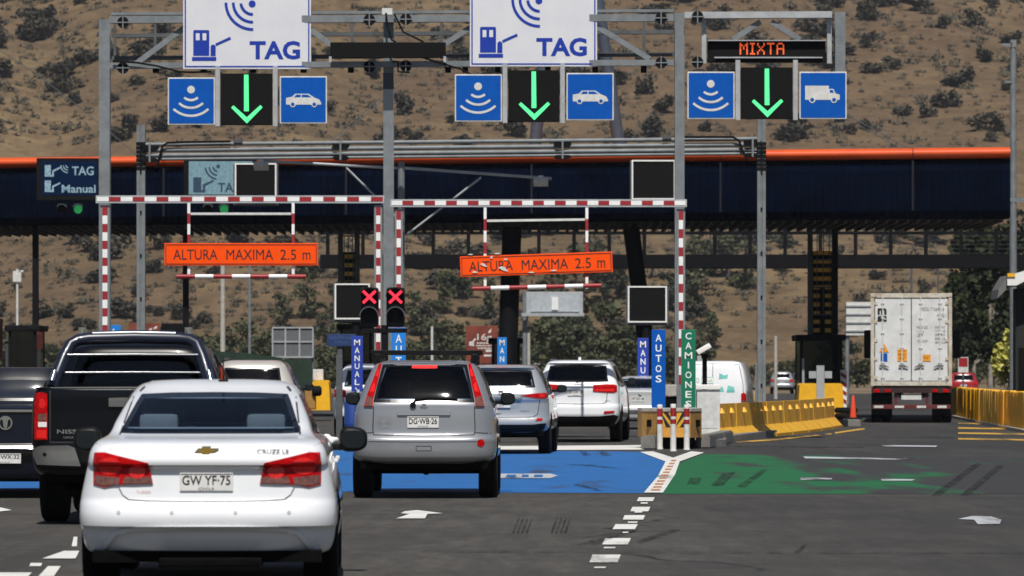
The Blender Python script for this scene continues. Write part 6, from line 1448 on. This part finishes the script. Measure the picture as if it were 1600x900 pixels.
m = MB(); m.box(-.42, .25, .82, -.30, LC, 1.10); m.box(.30, .25, .82, .42, LC, 1.10)
for y in np.linspace(.3, LC - .2, 8): m.box(-1.15, y, .98, 1.15, y + .12, 1.11)
m.build("chassis", M("dark chassis", (.02, .02, .022), .7, var=.3), T)
m = MB(); m.box(-1.2, .05, .90, 1.2, .14, 1.08, .01); m.build("rear_beam", M("dark red chassis beam", (.030, .010, .010), .7, var=.25), T)
m = MB(); m.box(-1.18, .12, .42, 1.18, .2, .55, .01)
for s_ in (-1, 1): m.box(s_*.42, .14, .55, s_*.52, .2, .95)
ub = m.build("underrun_bar", M("dark red bar", (.11, .014, .016), .6, var=.2), T)
m = MB()
for x in (-.98, -.36, .30, .92): m.box(x - .14, .112, .45, x + .14, .1185, .52)
m.build("white_reflector", DWHITE, ub)
for s_ in (-1, 1):
    m = MB(); m.box(s_*.62, .03, .93, s_*.80, .06, 1.01, .006); m.box(s_*.95, .03, .92, s_*1.12, .06, 1.02, .006); m.build("tail_lamp", REDGL, T)
    m = MB(); m.box(s_*.62, .9, .22, s_*1.2, .92, .85); m.build("mudflap", BLACK, T)
m = MB(); m.box(-.30, .10, .70, .30, .13, .84); m.build("number_plate", DWHITE, T)
for y in (1.6, 2.9, 10.6, 11.9, 15.6):
    for s_ in (-1, 1):
        if y < 15: wheel(T, s_*.78, y, .5, .26, STEEL)
        wheel(T, s_*1.08, y, .5, .27, STEEL)
m = MB(); m.box(-1.22, 14.2, .9, 1.22, 16.4, 3.5, .15); m.box(-.45, 10.4, .7, -.3, 16, 1.0); m.box(.3, 10.4, .7, .45, 16, 1.0); m.build("cab", M("cab paint", (.30, .31, .33), .4, coat=.6), T)
for s_ in (-1, 1):
    m = MB(); m.box(s_*1.36, 15.7, 2.0, s_*1.62, 15.85, 2.95, .05); m.box(s_*1.2, 15.75, 2.9, s_*1.45, 15.8, 2.95); m.box(s_*1.2, 15.75, 2.05, s_*1.45, 15.8, 2.1); m.build("wing_mirror", BLACK, T)
place(T, 1424, 135, 5.2)
# ------------------------------------------------------------------ vegetation
rnd = random.Random(11)
def leafmat(name, a, b):
    m = bpy.data.materials.new(name); m.use_nodes = True; t = m.node_tree; bs = t.nodes["Principled BSDF"]; L = t.links.new
    oi = t.nodes.new("ShaderNodeObjectInfo"); tc = t.nodes.new("ShaderNodeTexCoord"); n = t.nodes.new("ShaderNodeTexNoise"); n.inputs['Scale'].default_value = 1.6; n.inputs['Detail'].default_value = 3
    L(tc.outputs['Object'], n.inputs['Vector']); ad = t.nodes.new("ShaderNodeMath"); ad.operation = 'MULTIPLY_ADD'; L(oi.outputs['Random'], ad.inputs[0]); ad.inputs[1].default_value = .45; L(n.outputs['Fac'], ad.inputs[2])
    r = t.nodes.new("ShaderNodeMapRange"); r.inputs['From Min'].default_value = .4; r.inputs['From Max'].default_value = 1.0; L(ad.outputs[0], r.inputs['Value'])
    mx = t.nodes.new("ShaderNodeMix"); mx.data_type = 'RGBA'; mx.inputs['A'].default_value = (*a, 1); mx.inputs['B'].default_value = (*b, 1); L(r.outputs[0], mx.inputs['Factor'])
    L(mx.outputs['Result'], bs.inputs['Base Color']); bs.inputs['Roughness'].default_value = .75; bs.inputs['Specular IOR Level'].default_value = .2; return m
SHRUBM = leafmat("haze lightened scrub leaves", (.032, .031, .026), (.074, .066, .047))  # leaf tones lightened to put some distance haze into the colour
TREEM = leafmat("tree leaves", (.032, .041, .023), (.084, .090, .046))
DARKM = leafmat("dark tree leaves", (.010, .016, .008), (.040, .050, .016))
LIMEM = leafmat("yellow green leaves", (.16, .17, .03), (.40, .38, .09))
BARK = M("bark", (.09, .065, .045), .9, var=.3, vs=4)
PBARK = M("pale bark", (.30, .27, .22), .85, var=.25, vs=3)
def leaves(m, lobes, n, size, rg):
    for _ in range(n):
        c, r = rg.choice(lobes); d = Vector((rg.gauss(0, 1), rg.gauss(0, 1), rg.gauss(0, 1))).normalized() * (rg.random() ** .42)
        p = Vector(c) + Vector((d.x*r[0], d.y*r[1], d.z*r[2])); s = size * rg.uniform(.55, 1.35)
        a = Vector((rg.gauss(0, 1), rg.gauss(0, 1), rg.gauss(0, .7))).normalized(); b = a.orthogonal().normalized(); b = (Matrix.Rotation(rg.random()*6.28, 3, a) @ b)
        m._f([m.bm.verts.new(p + a*s*.6 + b*s*.1), m.bm.verts.new(p + b*s*.45), m.bm.verts.new(p - a*s*.6), m.bm.verts.new(p - b*s*.45)])
    return m
def mk_shrub(seed):
    rg = random.Random(seed); lobes = []
    for _ in range(rg.randint(4, 7)):
        a = rg.random()*6.28; q = rg.uniform(.1, .62); lobes.append(((math.cos(a)*q, math.sin(a)*q, rg.uniform(.3, .85)), (rg.uniform(.26, .46), rg.uniform(.26, .46), rg.uniform(.28, .42))))
    m = leaves(MB(), lobes, 420, .19, rg)
    for c, r in lobes[:4]: m.bar((0, 0, 0), (c[0]*.8, c[1]*.8, c[2]), .04, .04)
    o = m.build("shrub", SHRUBM); ORG.pop(o.name); me = o.data; bpy.data.objects.remove(o); return me
SH = [mk_shrub(s) for s in range(7)]
def raycast(x, y):
    """where the sight line through that spot meets the hillside"""
    D = 597.
    while D < 1300:
        if hz(px(x, D), D) >= pz(y, D): return D
        D += 3
    return None
GR_SH = "scrub bushes on the dry hillside"; LAB_SH = "dark scrub bush on the dry brown hillside"
cands = []
for _ in range(5000):
    x, y = rnd.uniform(-60, 1660), rnd.uniform(-12, 552)
    if 232 < y < 352: continue
    dens = .52 if y > 352 else (.60 + .4 * min(1, max(0, (x - 900) / 500)) if y < 140 else .50)
    dens *= .35 + 1.3 * max(0, .5 + noise.noise(Vector((x*.006, y*.012, 3.)))*1.4)
    if rnd.random() > dens: continue
    if 1120 < x < 1300 and 500 < y: continue
    cands.append((x, y, rnd.choice((.5, .6, .8, .8, 1.0, 1.0, 1.25, 1.5, 2.3)) * (1.18 if y < 140 and x > 1000 else 1)))
    if len(cands) > 900: break
spots = []
for x, y, s in cands:
    D = raycast(x, y)
    if D: spots.append((s * 1.45 / D, px(x, D), D, hz(px(x, D), D), s * 1.45))
spots.sort(reverse=True)
for i, (_, X, Y, Z, s) in enumerate(spots[:290]):
    o = bpy.data.objects.new("shrub", SH[i % 7]); COL.objects.link(o); o.location = (X, Y, Z - .15*s); o.rotation_euler = (0, 0, rnd.random()*6.28)
    o.scale = (s*rnd.uniform(.9, 1.4), s*rnd.uniform(.9, 1.4), s*rnd.uniform(.75, 1.15)); tag(o, LAB_SH, "shrub", GR_SH)
m = MB(); rg = random.Random(5)
def tuft(X, Y, Z, s):
    for _ in range(26):
        d = Vector((rg.gauss(0, .5), rg.gauss(0, .5), abs(rg.gauss(0, .45)))) * s; a = Vector((rg.gauss(0, 1), rg.gauss(0, 1), rg.gauss(0, 1))).normalized() * s * .28; b = a.orthogonal().normalized() * s * .2; p = Vector((X, Y, Z)) + d
        m._f([m.bm.verts.new(p + a), m.bm.verts.new(p + b), m.bm.verts.new(p - a), m.bm.verts.new(p - b)])
for (_, X, Y, Z, s) in spots[290:]: tuft(X, Y, Z, s)
for _ in range(5200):
    x, y = rnd.uniform(-60, 1660), rnd.uniform(-12, 552)
    if 232 < y < 352 or (1120 < x < 1300 and 500 < y and rnd.random() < .7): continue
    D = raycast(x, y)
    if D: tuft(px(x, D), D, hz(px(x, D), D), rnd.uniform(.25, .85))
tag(m.build("scrub_undergrowth", SHRUBM), "low scrub and dry brush scattered over the hillside", "scrub", None, "stuff")
def mk_tree(seed, h, w, n, size, mat, bark, trunk=.35, r0=.12):
    rg = random.Random(seed); lobes = []
    for _ in range(rg.randint(9, 14)):
        a = rg.random()*6.28; q = rg.uniform(.0, .62)*w; zz = rg.uniform(trunk, .95)*h; taper = 1 - .5*max(0, (zz/h - .6)/.4)
        lobes.append(((math.cos(a)*q*taper, math.sin(a)*q*taper, zz), (rg.uniform(.2, .38)*w, rg.uniform(.2, .38)*w, rg.uniform(.09, .17)*h)))
    t = MB(); k = []; 
    for i in range(5): k.append((rg.gauss(0, .03)*h*i*.2, rg.gauss(0, .03)*h*i*.2, h*.8*i/4))
    for i in range(4): t.tube(k[i], k[i+1], r0*(1 - .2*i), r0*(1 - .2*(i+1)), 8)
    for c, r in lobes: j = 1 if c[2] < h*.55 else 2; t.tube(k[j], c, r0*.4, r0*.12, 5)
    c = leaves(MB(), lobes, n, size, rg)
    return t, c
def tree_proto(label, group, name, cat, *a):
    seed, h, w, n, size, mat, bark, *rest = a; o = thing(name, label, cat, (0, 0, 0), group); t, c = mk_tree(*a); t.build("trunk", bark, o); c.build("crown", mat, o); return o
GT = "trees at the foot of the hill"; LT = "dull green tree in the belt at the foot of the hill"
protos = [tree_proto(LT, GT, "tree", "tree", 20 + k, 5.2, 2.6, 900, .34, TREEM, BARK, .12) for k in range(5)]
first = [True]*5
def put(k, x, D, s, sz=None):
    o = protos[k] if first[k] else copy_tree(protos[k]); first[k] = False
    o.location = (px(x, D), D, max(-.1, hz(px(x, D), D) if D > 596 else -.05)); o.rotation_euler = (0, 0, rnd.random()*6.28); o.scale = (s*rnd.uniform(.9, 1.25), s*rnd.uniform(.9, 1.25), sz or s*rnd.uniform(.85, 1.1))
xs_ = []
for x in range(-30, 1640, 15):
    if 1120 < x < 1290: top = .55
    elif 830 < x < 1000: top = 1.5
    elif 420 < x < 540 or 640 < x < 800: top = 1.15
    else: top = .9
    put(rnd.randrange(5), x + rnd.uniform(-12, 12), rnd.uniform(430, 585), top*rnd.uniform(.75, 1.2))
for x in range(320, 1010, 15): put(rnd.randrange(5), x + rnd.uniform(-8, 8), rnd.uniform(440, 590), rnd.uniform(.9, 1.35))
for x, y, s in ((860, 470, 1.3), (900, 455, 1.4), (940, 480, 1.3), (970, 470, 1.2), (1085, 455, 1.5), (1110, 430, 1.6), (1140, 440, 1.5), (1165, 460, 1.2), (720, 470, 1.2), (690, 495, 1.2), (480, 500, 1.2), (520, 505, 1.1), (1160, 390, 1.4), (1200, 375, 1.5), (1230, 390, 1.2), (1110, 545, 1.0), (1055, 470, 1.2), (930, 430, 1.0), (1460, 385, 1.3), (1400, 385, 1.0), (440, 520, 1.0), (650, 520, 1.1), (760, 500, 1.0), (870, 510, 1.3), (910, 520, 1.3), (1080, 500, 1.1)):
    D = raycast(x, y)
    if D: put(rnd.randrange(5), x, D, s*1.05)
for k, (x, D, s, lab) in enumerate(((1520, 262, 1.22, "tall dark tree with pale trunk just right of the container truck"), (1572, 270, 1.32, "tall dark tree behind the grey lamp pole at right"), (1628, 278, 1.35, "tall dark tree cut by the right edge behind the roadside building"), (1548, 290, 1.4, "dark tree behind and between the two tall right-hand trees"), (1600, 262, 1.0, "shorter dark tree beside the lime shrub near the right edge"), (1502, 300, 1.35, "dark tree rising behind the container truck's right corner"))):
    o = thing("tall_tree", lab, "tree", (0, 0, 0), "tall dark trees on the right"); t, c = mk_tree(60 + k, 8.0, 2.1, 2600, .26, DARKM, PBARK, .26, .13)
    t.build("trunk", PBARK, o); c.build("crown", DARKM, o); o.location = (px(x, D), D, 0); o.scale = (s, s, s)
D = 172; o = thing("lime_shrub", "yellow green leafy shrub in front of the dark trees by the right building", "shrub", (0, 0, 0)); t, c = mk_tree(90, 2.3, .62, 700, .17, LIMEM, BARK, .35, .04)
t.build("stem", BARK, o); c.build("crown", LIMEM, o); o.location = (px(1576, D), D, 0); o.scale = (1.35, 1.35, 1.45)
